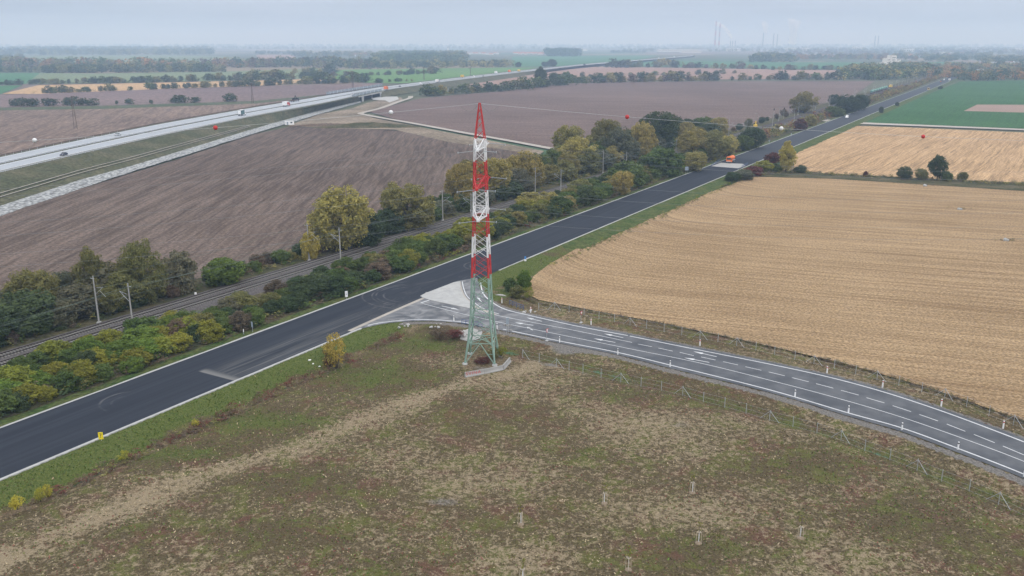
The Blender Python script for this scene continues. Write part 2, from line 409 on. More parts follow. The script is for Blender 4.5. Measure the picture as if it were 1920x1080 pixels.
def near_fields(X, Y):
    """relief and ground-cover weights of the near ground"""
    o = X * NX + Y * NY; s = X * UX + Y * UY
    d = o - so_near
    up_d, lo_d = pl_dist(X, Y, sr_up), pl_dist(X, Y, sr_lo)
    inside = in_poly(X, Y, sr_poly)
    below = (lo_d < up_d) & ~inside                       # camera side of the side road
    dd = np.where(inside, 0, np.minimum(up_d, lo_d))
    n1, n2, n3 = vnoise(X, Y, 9, 1), vnoise(X, Y, 3.2, 2), vnoise(X, Y, 1.1, 3)
    z = 0.10 * (n1 - 0.5) + 0.06 * (n2 - 0.5) + 0.05 * (n3 - 0.5)
    w = 1 + 0.35 * (n1 - 0.5)
    prof1 = np.interp(d, [-5, 0.4, 1.0, 7.0, 8.5, 11, 14], [0.0, 0.30, 0.25, -0.55, -0.6, -0.05, 0])
    prof2 = np.interp(dd * w, [0, 1.8, 3.0, 7.0, 9.5, 12, 14], [0.32, 0.28, 0.1, -0.6, -0.5, -0.05, 0])
    prof3 = np.interp(dd, [0, 1.2, 4.0, 6.0], [0.32, 0.27, -0.15, 0.0])
    pz = np.where(below, prof2, prof3)
    z += np.where(d < 14, np.where(dd < 13, np.maximum(prof1, pz), prof1), np.where(dd < 14, pz, 0))
    z = np.where(inside, 0.33, z); z = np.where(d < 0.2, 0.25, z); z = np.where(d < -0.8, -0.1, z)
    z = z - 0.35 * sm(Y, 246, 262)
    z = np.where(in_poly(X, Y, [P(x, y) for x, y in FIELD_I]), z - 0.4, z)
    px, py = Q(X, Y)
    green = np.zeros(X.shape); straw = np.zeros(X.shape); grav = np.zeros(X.shape); brown = np.zeros(X.shape)
    def ell(cx, cy, rx, ry): return np.exp(-(((px - cx) / rx) ** 2 + ((py - cy) / ry) ** 2) * 0.8)
    k = 0.7 + 0.6 * n2
    green = np.maximum(green, sm(7.6 * k - d, 0, 1.5) * (d > -2) * (1 - 0.55 * sm(py, 700, 1000) * n1))
    green = np.maximum(green, 0.85 * (1 - below) * (s < 330) * sm(16 - d, 0, 4))
    brown = np.maximum(brown, np.exp(-((d - 8.6) / 1.5) ** 2) * sm(n2, 0.2, 0.6) * 0.9)
    green = np.where(d > 7.8 * k, green * (1 - below), green)
    for e in [(500, 790, 170, 34), (690, 705, 170, 36), (790, 645, 110, 26), (330, 850, 150, 26), (760, 610, 80, 14)]: green = np.maximum(green, 0.62 * ell(*e) * below)
    for e in [(560, 900, 130, 30), (250, 1000, 120, 30), (520, 1000, 150, 35), (720, 1060, 120, 30), (1330, 1030, 110, 35), (1700, 960, 150, 45), (1560, 870, 120, 35), (1180, 740, 90, 18), (1100, 850, 80, 20)]: green = np.maximum(green, 0.42 * ell(*e))
    band = curve_px([(-60, 1075), (200, 962), (420, 882), (620, 812), (780, 748), (870, 718), (960, 700), (1010, 678)], 0)
    straw = np.maximum(straw, 1.0 * np.exp(-(pl_dist(X, Y, band) / (2.0 + 2.4 * n1)) ** 2) * (.45 + .75 * n2))
    for e in [(850, 880, 150, 40), (740, 890, 60, 30), (1000, 1050, 130, 40), (1260, 960, 150, 30), (1200, 830, 160, 40), (1000, 730, 90, 25), (640, 960, 90, 25), (1100, 690, 60, 12), (1540, 1060, 140, 30), (1330, 790, 70, 18)]: straw = np.maximum(straw, 0.34 * ell(*e) * (.3 + 1.3 * n1))
    for e, a in [((832, 942, 60, 14), 0.62), ((740, 885, 45, 18), 0.35), ((1275, 796, 44, 14), 0.55), ((1238, 905, 34, 15), 0.5), ((900, 690, 36, 8), 0.6), ((1075, 655, 46, 11), 1.0), ((1030, 680, 30, 6), 0.7)]: grav = np.maximum(grav, a * ell(*e))
    # strips beside the side road
    sh = np.where(below, 1.9, 1.2) * (0.88 + 0.24 * n2)
    grav = np.maximum(grav, sm(sh - dd, -0.3, 0.4) * (dd > 0) * (d > 5))
    slope = below * sm(dd * w, 1.9, 2.6) * (1 - sm(dd * w, 4.8, 5.6)) * (s > 140)
    brown = np.maximum(brown, slope * 0.85 * (0.5 + 0.6 * n2))
    straw = np.where(slope > 0.4, straw * 0.2 + 0.45 * n2, straw)
    grav = np.maximum(grav, 0.55 * below * np.exp(-((dd * w - 10.0) / .55) ** 2) * (px > 960))
    gs = below * sm(dd * w, 5.0, 5.8) * (1 - sm(dd * w, 8.6, 9.8)) * (px > 940)
    green = np.maximum(green, 0.48 * gs); straw = straw * (1 - gs)
    sl2 = (~below) * sm(dd, 1.0, 2.0) * (1 - sm(dd, 3.6, 4.6)); brown = np.maximum(brown, 0.5 * sl2 * (px > 960)); green = np.where((px > 1010) & ~below, green * (0.35 + 0.5 * n2), green)
    tw = np.exp(-(((X - tower_xy.x - 1) / 4.5) ** 2 + ((Y - tower_xy.y) / 4.5) ** 2)); brown = np.maximum(brown, tw); straw *= (1 - tw)
    return z, green, straw, grav, brown

gx = np.arange(-150, 175, 0.8); gy = np.arange(62, 420, 0.8)
GX, GY = np.meshgrid(gx, gy); gz, g1, g2, g3, g4 = near_fields(GX, GY)
nx_, ny_ = len(gx), len(gy)
o_grid = GX * NX + GY * NY
I = np.arange(nx_ * ny_).reshape(ny_, nx_)
quads = np.stack([I[:-1, :-1], I[:-1, 1:], I[1:, 1:], I[1:, :-1]], -1)
keep = (o_grid[:-1, :-1] > so_near - 3) & ~in_poly(GX[:-1, :-1], GY[:-1, :-1], [P(x, y) for x, y in FIELD_I[1:]]) | (GY[:-1, :-1] < 140) & (o_grid[:-1, :-1] > so_near - 3)
quads = quads[keep].reshape(-1, 4)
me = bpy.data.meshes.new('meadow')
me.vertices.add(nx_ * ny_); me.vertices.foreach_set('co', np.stack([GX, GY, gz], -1).astype(np.float32).ravel())
me.loops.add(quads.size); me.loops.foreach_set('vertex_index', quads.ravel().astype(np.int32))
me.polygons.add(len(quads)); me.polygons.foreach_set('loop_start', np.arange(0, quads.size, 4, dtype=np.int32))
me.update(calc_edges=True); me.validate()
ca = me.color_attributes.new('cover', 'FLOAT_COLOR', 'POINT')
ca.data.foreach_set('color', np.stack([g1, g2, g3, g4], -1).astype(np.float32).ravel())
m = NT('meadow_cover', 0.95, 0.05)
att = m.n('ShaderNodeVertexColor'); att.layer_name = 'cover'
sc_ = m.n('ShaderNodeSeparateColor'); m.l(att.outputs[0], sc_.inputs[0])
wg, ws, wv, wb = sc_.outputs[0], sc_.outputs[1], sc_.outputs[2], att.outputs[1]
na = m.noise(1.15, 7, None, 0.74, 0.5); nb = m.noise(0.24, 6, None, 0.7, 0.6); nc = m.noise(3.2, 5, None, 0.75); nd = m.noise(0.16, 6, m.vec((1, 1, 1)), 0.72, 0.5); ne = m.noise(0.045, 3)
c = m.mix(m.step(nc, 0.30, 0.70), (0.056, 0.043, 0.024), (0.118, 0.092, 0.054))
c = m.mix(m.math('MULTIPLY', m.step(m.math('ADD', nb, m.math('MULTIPLY', nc, 0.25)), 0.60, 0.74), 0.85), c, m.mix(nc, (0.062, 0.070, 0.020), (0.135, 0.135, 0.044)))
c = m.mix(m.math('MULTIPLY', m.step(m.math('ADD', nd, m.math('MULTIPLY', na, 0.35)), 0.685, 0.81), 0.65), c, m.mix(nc, (0.080, 0.034, 0.028), (0.150, 0.076, 0.058)))
stn = m.math('ADD', m.math('ADD', m.math('MULTIPLY', ws, 0.125), m.math('MULTIPLY', m.math('SUBTRACT', ne, 0.5), 0.26)), m.math('ADD', m.math('MULTIPLY', na, 0.72), m.math('MULTIPLY', nc, 0.28)))
stn = m.math('SUBTRACT', stn, m.math('MULTIPLY', wg, 0.12))
c = m.mix(m.math('MULTIPLY', m.step(stn, 0.485, 0.60), 0.92), c, m.mix(nc, (0.170, 0.130, 0.080), (0.345, 0.28, 0.19)))
grn = m.math('ADD', m.math('MULTIPLY', wg, 0.5), m.math('MULTIPLY', m.math('ADD', nb, m.math('MULTIPLY', na, 0.5)), 0.4))
lush = m.mix(m.step(nc, 0.32, 0.68), (0.040, 0.064, 0.014), (0.118, 0.130, 0.040))
c = m.mix(m.math('MULTIPLY', m.step(grn, 0.46, 0.66), m.math('MINIMUM', m.math('MULTIPLY', wg, 1.5), 1.0)), c, lush)
bro = m.mix(m.step(m.math('ADD', m.math('MULTIPLY', na, 0.6), m.math('MULTIPLY', nc, 0.4)), 0.40, 0.62), (0.070, 0.054, 0.032), (0.24, 0.185, 0.12))
c = m.mix(m.math('MULTIPLY', wb, m.step(m.math('ADD', wb, nb), 0.75, 1.05)), c, bro)
gr = m.mix(m.step(nc, 0.35, 0.68), (0.10, 0.094, 0.088), (0.23, 0.212, 0.195))
c = m.mix(m.step(m.math('ADD', wv, m.math('MULTIPLY', na, 0.5)), 0.70, 0.95), c, gr)
nf = m.noise(7.0, 4, None, 0.75)
c = m.mix(0.7, c, m.mix(m.step(nf, 0.3, 0.7), (0.30,) * 3, (0.70,) * 3), 'OVERLAY')
m.color(c); m.bump(m.math('ADD', na, nc), 0.16)
me.materials.append(m.m); me.polygons.foreach_set('use_smooth', [True] * len(me.polygons))
props(link('meadow', me), 'rough autumn meadow with straw, green and bare patches', 'meadow', None, 'structure')

# fields ----------------------------------------------------------------
def ang(a, b): d = P(*b) - P(*a); return math.atan2(d.y, d.x)
def field(name, px, mat, z, label): return sheet(name, [P(x, y, z) for x, y in px], mat, label, 'field')
e1, e2 = P(1030, 495), P(1370, 346); ed = (e2 - e1).normalized(); en = Vector((ed.y, -ed.x))
if en.dot((P(1500, 450) - e1).xy) < 0: en = -en
M['stubble'] = field_mat('stubble', (0.238, 0.164, 0.093), (0.310, 0.219, 0.128), ang((1450, 340), (1920, 363)), 3.4, 0.42, 0.03, 1.9,
                         (en.x, en.y, -(en.x * e1.x + en.y * e1.y), -14.0, 9.0), (0.175, 0.112, 0.062), 0.8)
field('stubble_field', FIELD_I, M['stubble'], 0.06, 'large straw-coloured stubble field beside the curved side road')
M['stubble2'] = field_mat('stubble_far', (0.31, 0.205, 0.115), (0.40, 0.27, 0.155), ang((1500, 318), (1690, 240)), 2.2, 0.55, 0.02, 1.0, thin=True)
field('stubble_field', [(1486, 288), (1530, 268), (1602, 236), (1700, 239), (2000, 252), (2100, 258), (2100, 352), (1920, 344), (1750, 336), (1560, 326), (1490, 320)], M['stubble2'], 0.0, 'stubble field with diagonal rows beyond the weedy boundary strip')
M['plough'] = field_mat('ploughed_soil', (0.082, 0.060, 0.050), (0.132, 0.100, 0.084), ang((200, 430), (560, 250)), 5.0, 0.55, 0.012, 1.0, thin=True)
field('ploughed_field', [(-60, 425), (100, 370), (212, 335), (330, 299), (480, 251), (540, 238), (640, 240), (760, 246), (850, 262), (1012, 287), (1040, 305), (900, 345), (700, 415), (480, 500), (250, 560), (-60, 600)], M['plough'], 0.0, 'ploughed field with diagonal furrows between motorway and railway')
M['plough2'] = field_mat('ploughed_soil_mauve', (0.112, 0.080, 0.071), (0.155, 0.113, 0.101), ang((760, 215), (1400, 225)), 5.0, 0.4, 0.006, 0.6, thin=True)
field('ploughed_field', [(690, 209), (790, 184), (960, 169), (1040, 157), (1180, 153), (1640, 152), (1600, 180), (1490, 217), (1390, 242), (1250, 275), (1060, 281), (870, 251), (750, 226)], M['plough2'], 0.0, 'wide mauve ploughed field beyond the pale dirt track')
M['pink'] = field_mat('pinkish_soil', (0.235, 0.155, 0.125), (0.275, 0.185, 0.15), ang((1000, 140), (1500, 138)), 8, 0.15, 0.004, 0.2)
field('ploughed_field', [(850, 160), (960, 144), (1040, 132), (1120, 125), (1440, 130), (1575, 132), (1640, 135), (1628, 146), (1180, 151), (1040, 155), (900, 167)], M['pink'], -0.1, 'pinkish bare field between two far tree rows')
M['furrow'] = field_mat('bare_soil_rows', (0.110, 0.080, 0.068), (0.19, 0.14, 0.112), ang((60, 270), (200, 210)), 7, 0.5, 0.008, 0.4)
field('ploughed_field', [(-80, 207), (200, 203), (480, 193), (600, 178), (665, 170), (612, 182), (480, 206), (300, 240), (150, 274), (-80, 326)], M['furrow'], -0.1, 'light brown ploughed field beyond the motorway')
M['mauve'] = field_mat('mauve_soil', (0.135, 0.098, 0.095), (0.17, 0.125, 0.118), 0.3, 9, 0.2, 0.004, 0.2)
field('ploughed_field', [(-80, 179), (75, 176), (275, 168), (480, 162), (690, 156), (720, 156), (640, 173), (600, 179), (480, 190), (200, 199), (-80, 204)], M['mauve'], -0.1, 'dull mauve ploughed strip behind the row of round bushes')
M['gstrip'] = field_mat('grass_strip', (0.055, 0.075, 0.04), (0.085, 0.095, 0.055), patch=0.02, fine=0.3)
field('grass_strip', [(-80, 203), (200, 198), (480, 189), (600, 178), (600, 180), (480, 194), (200, 204), (-80, 208)], M['gstrip'], -0.04, 'grassy strip under the row of round bushes')
M['tan'] = field_mat('tan_stubble', (0.36, 0.24, 0.13), (0.42, 0.285, 0.16), 0.2, 9, 0.15, 0.004, 0.2)
field('stubble_field', [(4, 176), (70, 160), (250, 156), (480, 151), (605, 148), (600, 153), (480, 161), (275, 168), (75, 176)], M['tan'], -0.1, 'pale tan stubble strip between two hedgerows')
M['teal'] = field_mat('green_crop', (0.045, 0.125, 0.055), (0.06, 0.15, 0.07), 0.2, 9, 0.15, 0.004, 0.2)
M['pgreen'] = field_mat('pale_green_crop', (0.12, 0.155, 0.085), (0.15, 0.185, 0.105), 0.2, 9, 0.15, 0.004, 0.2)
M['bgreen'] = field_mat('bright_green_crop', (0.085, 0.165, 0.05), (0.105, 0.19, 0.06), 0.2, 9, 0.15, 0.004, 0.2)
M['crop'] = field_mat('winter_crop', (0.028, 0.082, 0.028), (0.042, 0.105, 0.040), ang((1640, 225), (1760, 170)), 4, 0.25, 0.012, 0.6)
field('crop_field', [(-80, 137), (75, 137), (48, 157), (-80, 161)], M['teal'], -0.1, 'bright green crop field at the far edge of the plain')
field('crop_field', [(-80, 161.5), (42, 160), (2, 176), (-80, 178)], M['teal'], -0.1, 'small green crop corner beside the tan stubble strip')
field('crop_field', [(75, 137), (170, 138), (420, 134), (600, 128), (640, 132), (600, 147), (480, 150), (250, 155), (60, 158), (48, 157)], M['pgreen'], -0.1, 'pale green crop field behind the hedgerow')
field('crop_field', [(560, 138), (620, 131), (780, 129), (1010, 126), (990, 131), (880, 143), (800, 157), (690, 155), (600, 146)], M['bgreen'], -0.1, 'fresh green crop field beside the far motorway')
field('crop_field', [(45, 105), (300, 104), (430, 106), (470, 113), (300, 121), (100, 120)], M['pgreen'], -0.1, 'hazy green field in front of the far wood')
field('crop_field', [(960, 106), (1130, 104), (1240, 104), (1180, 115), (1060, 124), (960, 125)], M['teal'], -0.1, 'blue-green field beside the far motorway bend')
field('crop_field', [(1200, 113), (1440, 116), (1625, 117), (1625, 131), (1440, 128), (1200, 124)], M['teal'], -0.1, 'blue-green field before the far tree clump')
field('crop_field', [(1680, 116), (1800, 116), (1790, 124), (1670, 124)], M['teal'], -0.1, 'blue-green field behind the tall pale works')
field('ploughed_field', [(480, 103), (557, 103), (550, 111), (485, 112)], M['pink'], -0.1, 'small pink bare field in front of the far wood')
field('ploughed_field', [(1500, 101), (1640, 101), (1640, 106), (1500, 107)], M['pink'], -0.1, 'thin pink field near the far factory')
field('crop_field', [(1612, 229), (1690, 196), (1800, 153), (1960, 150), (2150, 152), (2150, 252), (1920, 241)], M['crop'], 0.0, 'dark green winter crop field beside the trunk road')
field('ploughed_field', [(1807, 208), (1832, 196), (2050, 197), (2050, 213), (1920, 211)], plain('bare_patch_soil', (0.24, 0.165, 0.13), 0.95, 0.12, 0.03), 0.06, 'bare brown rectangle inside the green crop field')
sheet('path', [P(x, y, 0.1) for x, y in [(1596, 230), (1612, 229), (1920, 241.5), (2150, 252), (2150, 256), (1920, 244.2), (1602, 232)]], M['dirt'], 'pale farm track between stubble and green crop', 'track')
sheet('grass_strip', [P(x, y, 0.12) for x, y in [(1400, 334), (1420, 325), (1490, 319), (1560, 325.5), (1750, 335), (1920, 343), (2200, 355), (2200, 376), (1920, 358), (1560, 335), (1410, 331)]], M['scrub'], 'weedy grass strip between the two stubble fields', 'grass')

# verge, undergrowth and railway corridor ---------------------------------
def long_strip(name, s0, s1, o0, o1, z0, z1, mat, label, n=60, jit=0.0, cat=None, ramp=False):
    A, B = [], []
    for k in range(n + 1):
        s = s0 + (s1 - s0) * (k / n) ** 1.6
        rmp = -0.45 * max(0.0, 1 - k / 12) if ramp else 0.0
        A.append(W(s, o0, z0 + rmp)); B.append(W(s, o1 + jit * (random.random() - 0.5), z1 + rmp))
    return ribbon(name, A, B, mat, None, label, 'structure', cat)
S0, S1 = 40, 1790
O_R1 = np.mean([so(P(x, y, RAIL_Z))[1] for x, y in [(0, 668), (175, 611), (480, 524.5), (847, 411)]])
O_R2 = O_R1 + 4.2
long_strip('grass_verge', S0, S1, so_far - 0.25, so_far - 3.4, 0.34, 0.05, M['vergegreen'], 'green grass verge along the hedge side of the trunk road', 200, 0.8, 'grass')
long_strip('undergrowth', S0, S1, so_far - 3.0, O_R2 + 4.2, 0.02, 0.05, M['scrub'], 'dark undergrowth between trunk road and railway', 100, 0, 'undergrowth')
long_strip('undergrowth', S0, S1, O_R1 - 3.6, O_R1 - 14, 0.03, 0.03, M['scrub'], 'dry grassy undergrowth along the far side of the railway', 200, 3, 'undergrowth')
long_strip('grass_verge', 214, S1, so_near + 0.25, so_near + 7.8, 0.33, 0.07, M['vergegreen'], 'green grass verge between trunk road and fields', 500, 1.0, 'grass', True)
# trunk road
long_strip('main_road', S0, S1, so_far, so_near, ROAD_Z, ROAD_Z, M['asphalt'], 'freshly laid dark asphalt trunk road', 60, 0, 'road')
for nm, a, b, o0, o1, lb in [('kerb', S0, S1, so_far + 0.15, so_far - 0.32, 'pale concrete kerb strip on the hedge side of the trunk road'),
                             ('kerb', S0, 130, so_near - 0.1, so_near + 0.42, 'pale concrete kerb strip beside the foreground meadow'),
                             ('kerb', 184, 1500, so_near - 0.1, so_near + 0.3, 'pale concrete kerb strip beside the stubble field')]:
    A = [W(a + (b - a) * k / 240, o0, ROAD_Z + 0.03) for k in range(241)]
    B = [W(a + (b - a) * k / 240, o1 + random.uniform(-.12, .12), ROAD_Z + 0.03) for k in range(241)]
    o = ribbon(nm, A, B, M['conc_pale'], None, lb, 'structure', 'kerb')
    md = o.modifiers.new('thick', 'SOLIDIFY'); md.thickness = 0.25; md.offset = -1
sheet('bridge_deck', [P(x, y, ROAD_Z + 0.02) for x, y in [(1333, 311.5), (1352, 305), (1393, 307), (1398, 311), (1384, 315.5), (1350, 313)]], M['conc'], 'pale bare concrete culvert deck across the trunk road', 'deck')
sheet('path', [P(x, y, 0.2) for x, y in [(1540, 226), (1552, 224), (1575, 227), (1566, 231)]], M['dirt'], 'short pale track joining the trunk road opposite the farm track', 'track')

# ------------------------------------------------------------------ side road with markings
sr = sheet('side_road', sr_up + sr_lo[::-1] + [P(x, y, ROAD_Z) for x, y in [(720, 592), (792, 560), (857, 527), (882, 523)]], M['asphalt_old'], 'grey side road curving from the junction past the meadow', 'road')
for v in sr.data.vertices: v.co.z += 0.012
LZ = ROAD_Z + 0.02
def mline(name, px, w): return stripe(name, curve_px(px, LZ, 8), w, M['line'], sr)
mline('edge_line', [(901, 530), (905, 548), (917, 562), (945, 579), (996, 592), (1080, 611), (1177, 629)], 0.28)
mline('edge_line', [(1181, 630), (1310, 656), (1440, 682), (1550, 706), (1654, 734), (1764, 770), (1880, 813), (1990, 856)], 0.28)
mline('edge_line', [(690, 610), (720, 604), (784, 599), (851, 602), (880, 606)], 0.28)
mline('edge_line', [(943, 617), (1048, 639), (1157, 660.5), (1255, 684), (1440, 730), (1590, 774), (1690, 802), (1797, 841), (1920, 889), (2040, 942)], 0.28)
mline('lane_line', [(792, 569), (870, 589), (960, 609), (1172, 652), (1310, 680), (1440, 712), (1565, 745), (1690, 782), (1825, 829), (1920, 865), (2040, 915)], 0.16)
mline('lane_line', [(880, 577), (915, 587), (960, 597), (1075, 619), (1185, 642)], 0.16)
def za(L, ox, oy): return [((a / 4 + ox, b / 4 + oy), (c_ / 4 + ox, d / 4 + oy)) for a, b, c_, d in L]
dashes = za([(945, 340, 1050, 360), (1098, 370, 1205, 393), (1258, 402, 1363, 427), (1418, 437, 1527, 460), (1583, 472, 1695, 497), (1750, 510, 1870, 537)], 960, 560)
dashes += za([(5, 549, 125, 578), (180, 592, 305, 623), (360, 637, 490, 671), (548, 687, 680, 723), (738, 742, 874, 782), (935, 802, 1072, 847), (1135, 868, 1275, 917), (1340, 940, 1480, 995), (1545, 1018, 1700, 1080), (1762, 1105, 1920, 1172)], 1440, 560)
for a, b in dashes: stripe('lane_dash', [P(*a, LZ), P(*b, LZ)], 0.17, M['line'], sr)
def arrow(h, t, hook=0.0, parent=sr):
    a, b = P(*h, LZ), P(*t, LZ); L = (a - b).length; d = (a - b).normalized(); n_ = Vector((-d.y, d.x, 0))
    mb = MB(); hw, hl, w = 0.42, min(2.2, L * 0.42), 0.11
    pts = [b - n_ * w, b + n_ * w, a - d * hl + n_ * w, a - d * hl * 0.9 + n_ * hw, a, a - d * hl * 0.9 - n_ * hw, a - d * hl - n_ * w]
    mb.add(pts, [tuple(range(7))][:1] and [(0, 1, 2, 6), (2, 3, 4), (2, 4, 6), (6, 4, 5)])
    if hook:
        c0 = b + d * L * 0.45; q = n_ * hook
        mb.add([c0, c0 + d * 0.5, c0 + d * 1.2 + q * 1.1, c0 + d * 0.7 + q * 1.1], [(0, 1, 2, 3)])
    o = mb.build('turn_arrow', M['line'], parent)
    for f in o.data.polygons:
        if f.normal.z < 0: f.flip()
for (a, b), hk in zip(za([(110, 142, 225, 170), (20, 178, 160, 200), (690, 262, 835, 293), (612, 298, 775, 328), (1360, 395, 1535, 435), (1290, 442, 1480, 478)], 960, 560), (0,) * 6): arrow(a, b, hk)
arrow((860.5, 580.6), (828, 573.5)); arrow((894.5, 556.5), (903, 566.5)); arrow((988, 613), (999, 619))
isl_px = [(788, 554.5), (797, 549.7), (851, 529), (862.5, 527.2), (863.5, 541), (870, 556), (883, 567.5), (891.5, 577), (885, 578.7), (808, 562.8), (793, 558)]
sheet('traffic_island', [P(x, y, ROAD_Z + 0.13) for x, y in isl_px], M['conc_pale'], 'pale paved triangular traffic island at the junction', 'island', 'structure', None, 0.16)
kr = curve_px([(861, 528), (863.5, 541), (870, 556), (883, 567.5), (900, 579), (930, 590)], ROAD_Z + 0.022, 6)
stripe('kerb_line', kr, 0.75, M['dirt'], sr); stripe('edge_line', up(side(kr, -0.75), 0.004), 0.2, M['line'], sr)
stripe('kerb_line', curve_px([(655, 620.5), (700, 600), (745, 580), (795, 558.5)], ROAD_Z + 0.026, 4), 0.9, M['dirt'], sr)
stripe('edge_line', [P(789, 568, LZ + .01), P(808, 561.5, LZ + .01)], 0.4, M['line'], sr)

# ------------------------------------------------------------------ railway
long_strip('railway_bed', S0, S1, O_R2 + 2.3, O_R1 - 2.3, RAIL_Z - 0.22, RAIL_Z - 0.22, M['ballast'], 'grey stone ballast bed of the double railway', 60, 0, 'railway bed')
long_strip('railway_bed', S0, S1, O_R2 + 2.3, O_R2 + 4.6, RAIL_Z - 0.22, 0.02, M['ballast'], 'ballast shoulder on the road side of the railway', 60, 0.3, 'railway bed')
long_strip('railway_bed', S0, S1, O_R1 - 2.3, O_R1 - 3.8, RAIL_Z - 0.22, 0.02, M['ballast'], 'ballast shoulder on the field side of the railway', 60, 0.3, 'railway bed')
slp = MB().box((0, 0, 0), (2.6, 0.28, 0.2), top=(1, 0.85)); M['sleeper'] = plain('sleeper_concrete', (0.20, 0.19, 0.18), 0.9, 0.25, 1.0); M['rail'] = plain('rail_steel', (0.035, 0.027, 0.025), 0.6); slp_me = mesh('sleeper', slp.v, slp.f, M['sleeper'])
for O, lb in ((O_R1, 'railway track with concrete sleepers on the field side'), (O_R2, 'railway track with concrete sleepers on the road side')):
    t = empty('railway_track', W(S0, O, RAIL_Z - 0.2), 0, lb, 'track', 'tracks of the double railway')
    for sgn in (-1, 1):
        mb = MB()
        for k in range(18):
            a, b = S0 + (S1 - S0) * k / 18, S0 + (S1 - S0) * (k + 1) / 18
            mb.bar(W(a, O + sgn * 0.75, RAIL_Z) - t.location, W(b, O + sgn * 0.75, RAIL_Z) - t.location, 0.17, 0.2)
        mb.build('rail', M['rail'], t)
    for k in range(300):
        o = link('sleeper', slp_me, t); o.location = W(88 + k * 0.62, O, RAIL_Z - 0.16) - t.location; o.rotation_euler = (0, 0, -TH)
    mb = MB()
    for k in range(500): mb.box(W(88 + (k + 300) * 0.62, O, RAIL_Z - 0.16) - t.location, (2.6, 0.28, 0.2), 0, -TH)
    for k in range(75): mb.box(W(88 - (k + 1) * 0.62, O, RAIL_Z - 0.16) - t.location, (2.6, 0.28, 0.2), 0, -TH)
    o = mb.build('sleeper_run', M['sleeper'], t); o['kind'] = 'stuff'

# ------------------------------------------------------------------ motorway on its embankment
MZ = 5.5
XN = [(-260, 384), (0, 324), (150, 289), (300, 255), (480, 217), (605, 194), (680, 177.5), (730, 167.5), (830, 153.5), (960, 137.5), (1040, 128.5), (1095, 122), (1170, 116), (1230, 111), (1310, 104)]
XF = [(-260, 350), (0, 294), (150, 262), (300, 232), (480, 200.5), (612, 179), (710, 163.5), (855, 146), (960, 134), (1040, 126), (1095, 120), (1170, 114.2), (1230, 109.6), (1310, 102.8)]
XT = [(-260, 478), (0, 386), (150, 337), (250, 310), (480, 240), (605, 205), (687, 187), (730, 180), (830, 165), (960, 146), (1040, 133), (1095, 125), (1230, 112.5), (1310, 105)]
XB = [(-260, 500), (0, 405), (212, 333), (480, 249), (605, 212), (687, 189)]
ev = lambda T, x: float(np.interp(x, [p[0] for p in T], [p[1] for p in T]))
def mpts(xs, T, z): return [P(x, ev(T, x), z) for x in xs]
def smooth(pts, n=3):
    pts = [Vector(p) for p in pts]
    for _ in range(n): pts = [pts[0]] + [(pts[i - 1] + 2 * pts[i] + pts[i + 1]) / 4 for i in range(1, len(pts) - 1)] + [pts[-1]]
    return pts
xs = list(np.arange(-260, 1311, 15))
NE, FE = smooth(mpts(xs, XN, MZ)), smooth(mpts(xs, XF, MZ))
lerp = lambda A, B, t, dz=0.0: [Vector((*(a.lerp(b, t)).xy, a.z + dz)) for a, b in zip(A, B)]
mw = empty('motorway', NE[0], 0, 'pale two-carriageway motorway running along an embankment', 'motorway'); mw['kind'] = 'structure'
def mrib(nm, t0, t1, mat, dz=0.0):
    o = ribbon(nm, lerp(NE, FE, t0, dz), lerp(NE, FE, t1, dz), mat, mw); o.matrix_parent_inverse = Matrix.Translation(-mw.location); return o
mrib('carriageway', 0.03, 0.47, M['motorway']); mrib('carriageway', 0.54, 0.98, M['motorway'])
mrib('median', 0.47, 0.54, M['emb'], -0.05)
for t0 in (0.12, 0.41, 0.62, 0.91): mrib('edge_line', t0, t0 + 0.012, M['white'], 0.06)
mrib('verge', -0.10, 0.03, M['emb'], -0.04); mrib('verge', 0.98, 1.06, M['emb'], -0.04)
def bank(name, x0, x1, mat, label):
    x_ = list(np.arange(x0, x1 + 1, 12)); i0 = np.searchsorted(xs, x_)
    A = [a.lerp(b, -0.10) for a, b in zip(smooth(mpts(x_, XN, MZ - .04), 2), smooth(mpts(x_, XF, MZ - .04), 2))]
    B = smooth(mpts(x_, XT, 0), 2); B2 = [a.lerp(b, 0.5) + Vector((0, 0, -0.3)) for a, b in zip(A, B)]
    ribbon(name, A, B2, mat, None, label + ', upper half', 'structure', 'embankment'); ribbon(name, B2, B, mat, None, label + ', lower half', 'structure', 'embankment')
bank('embankment', -260, 679, M['emb'], 'grassy motorway embankment before the underpass'); bank('embankment', 715, 1308, M['emb'], 'grassy motorway embankment beyond the underpass')
bxs = list(np.arange(-260, 680, 15)) + list(np.arange(716, 1311, 15))
for x0, x1 in ((-260, 679), (715, 1308)):
    x_ = list(np.arange(x0, x1 + 1, 12)); A = [a.lerp(b, 1.06) for a, b in zip(smooth(mpts(x_, XN, MZ - .04), 2), smooth(mpts(x_, XF, MZ - .04), 2))]
    ribbon('embankment', A, [p + Vector((-3, 11, -MZ - 0.3)) for p in A], M['emb'], None, 'back slope of the motorway embankment ' + ('before' if x0 < 0 else 'beyond') + ' the underpass', 'structure', 'embankment')
x_ = list(np.arange(-260, 688, 12)); A, B = smooth(mpts(x_, XT, 0.08), 2), smooth(mpts(x_, XB, 0.08), 2)
ribbon('riprap_strip', A, [b + Vector((random.uniform(-.5, .5), random.uniform(-.5, .5), 0)) for b in B], M['riprap'], None, 'strip of pale broken stone along the embankment foot', 'structure', 'stone strip')
x_ = list(np.arange(-260, 480, 10))
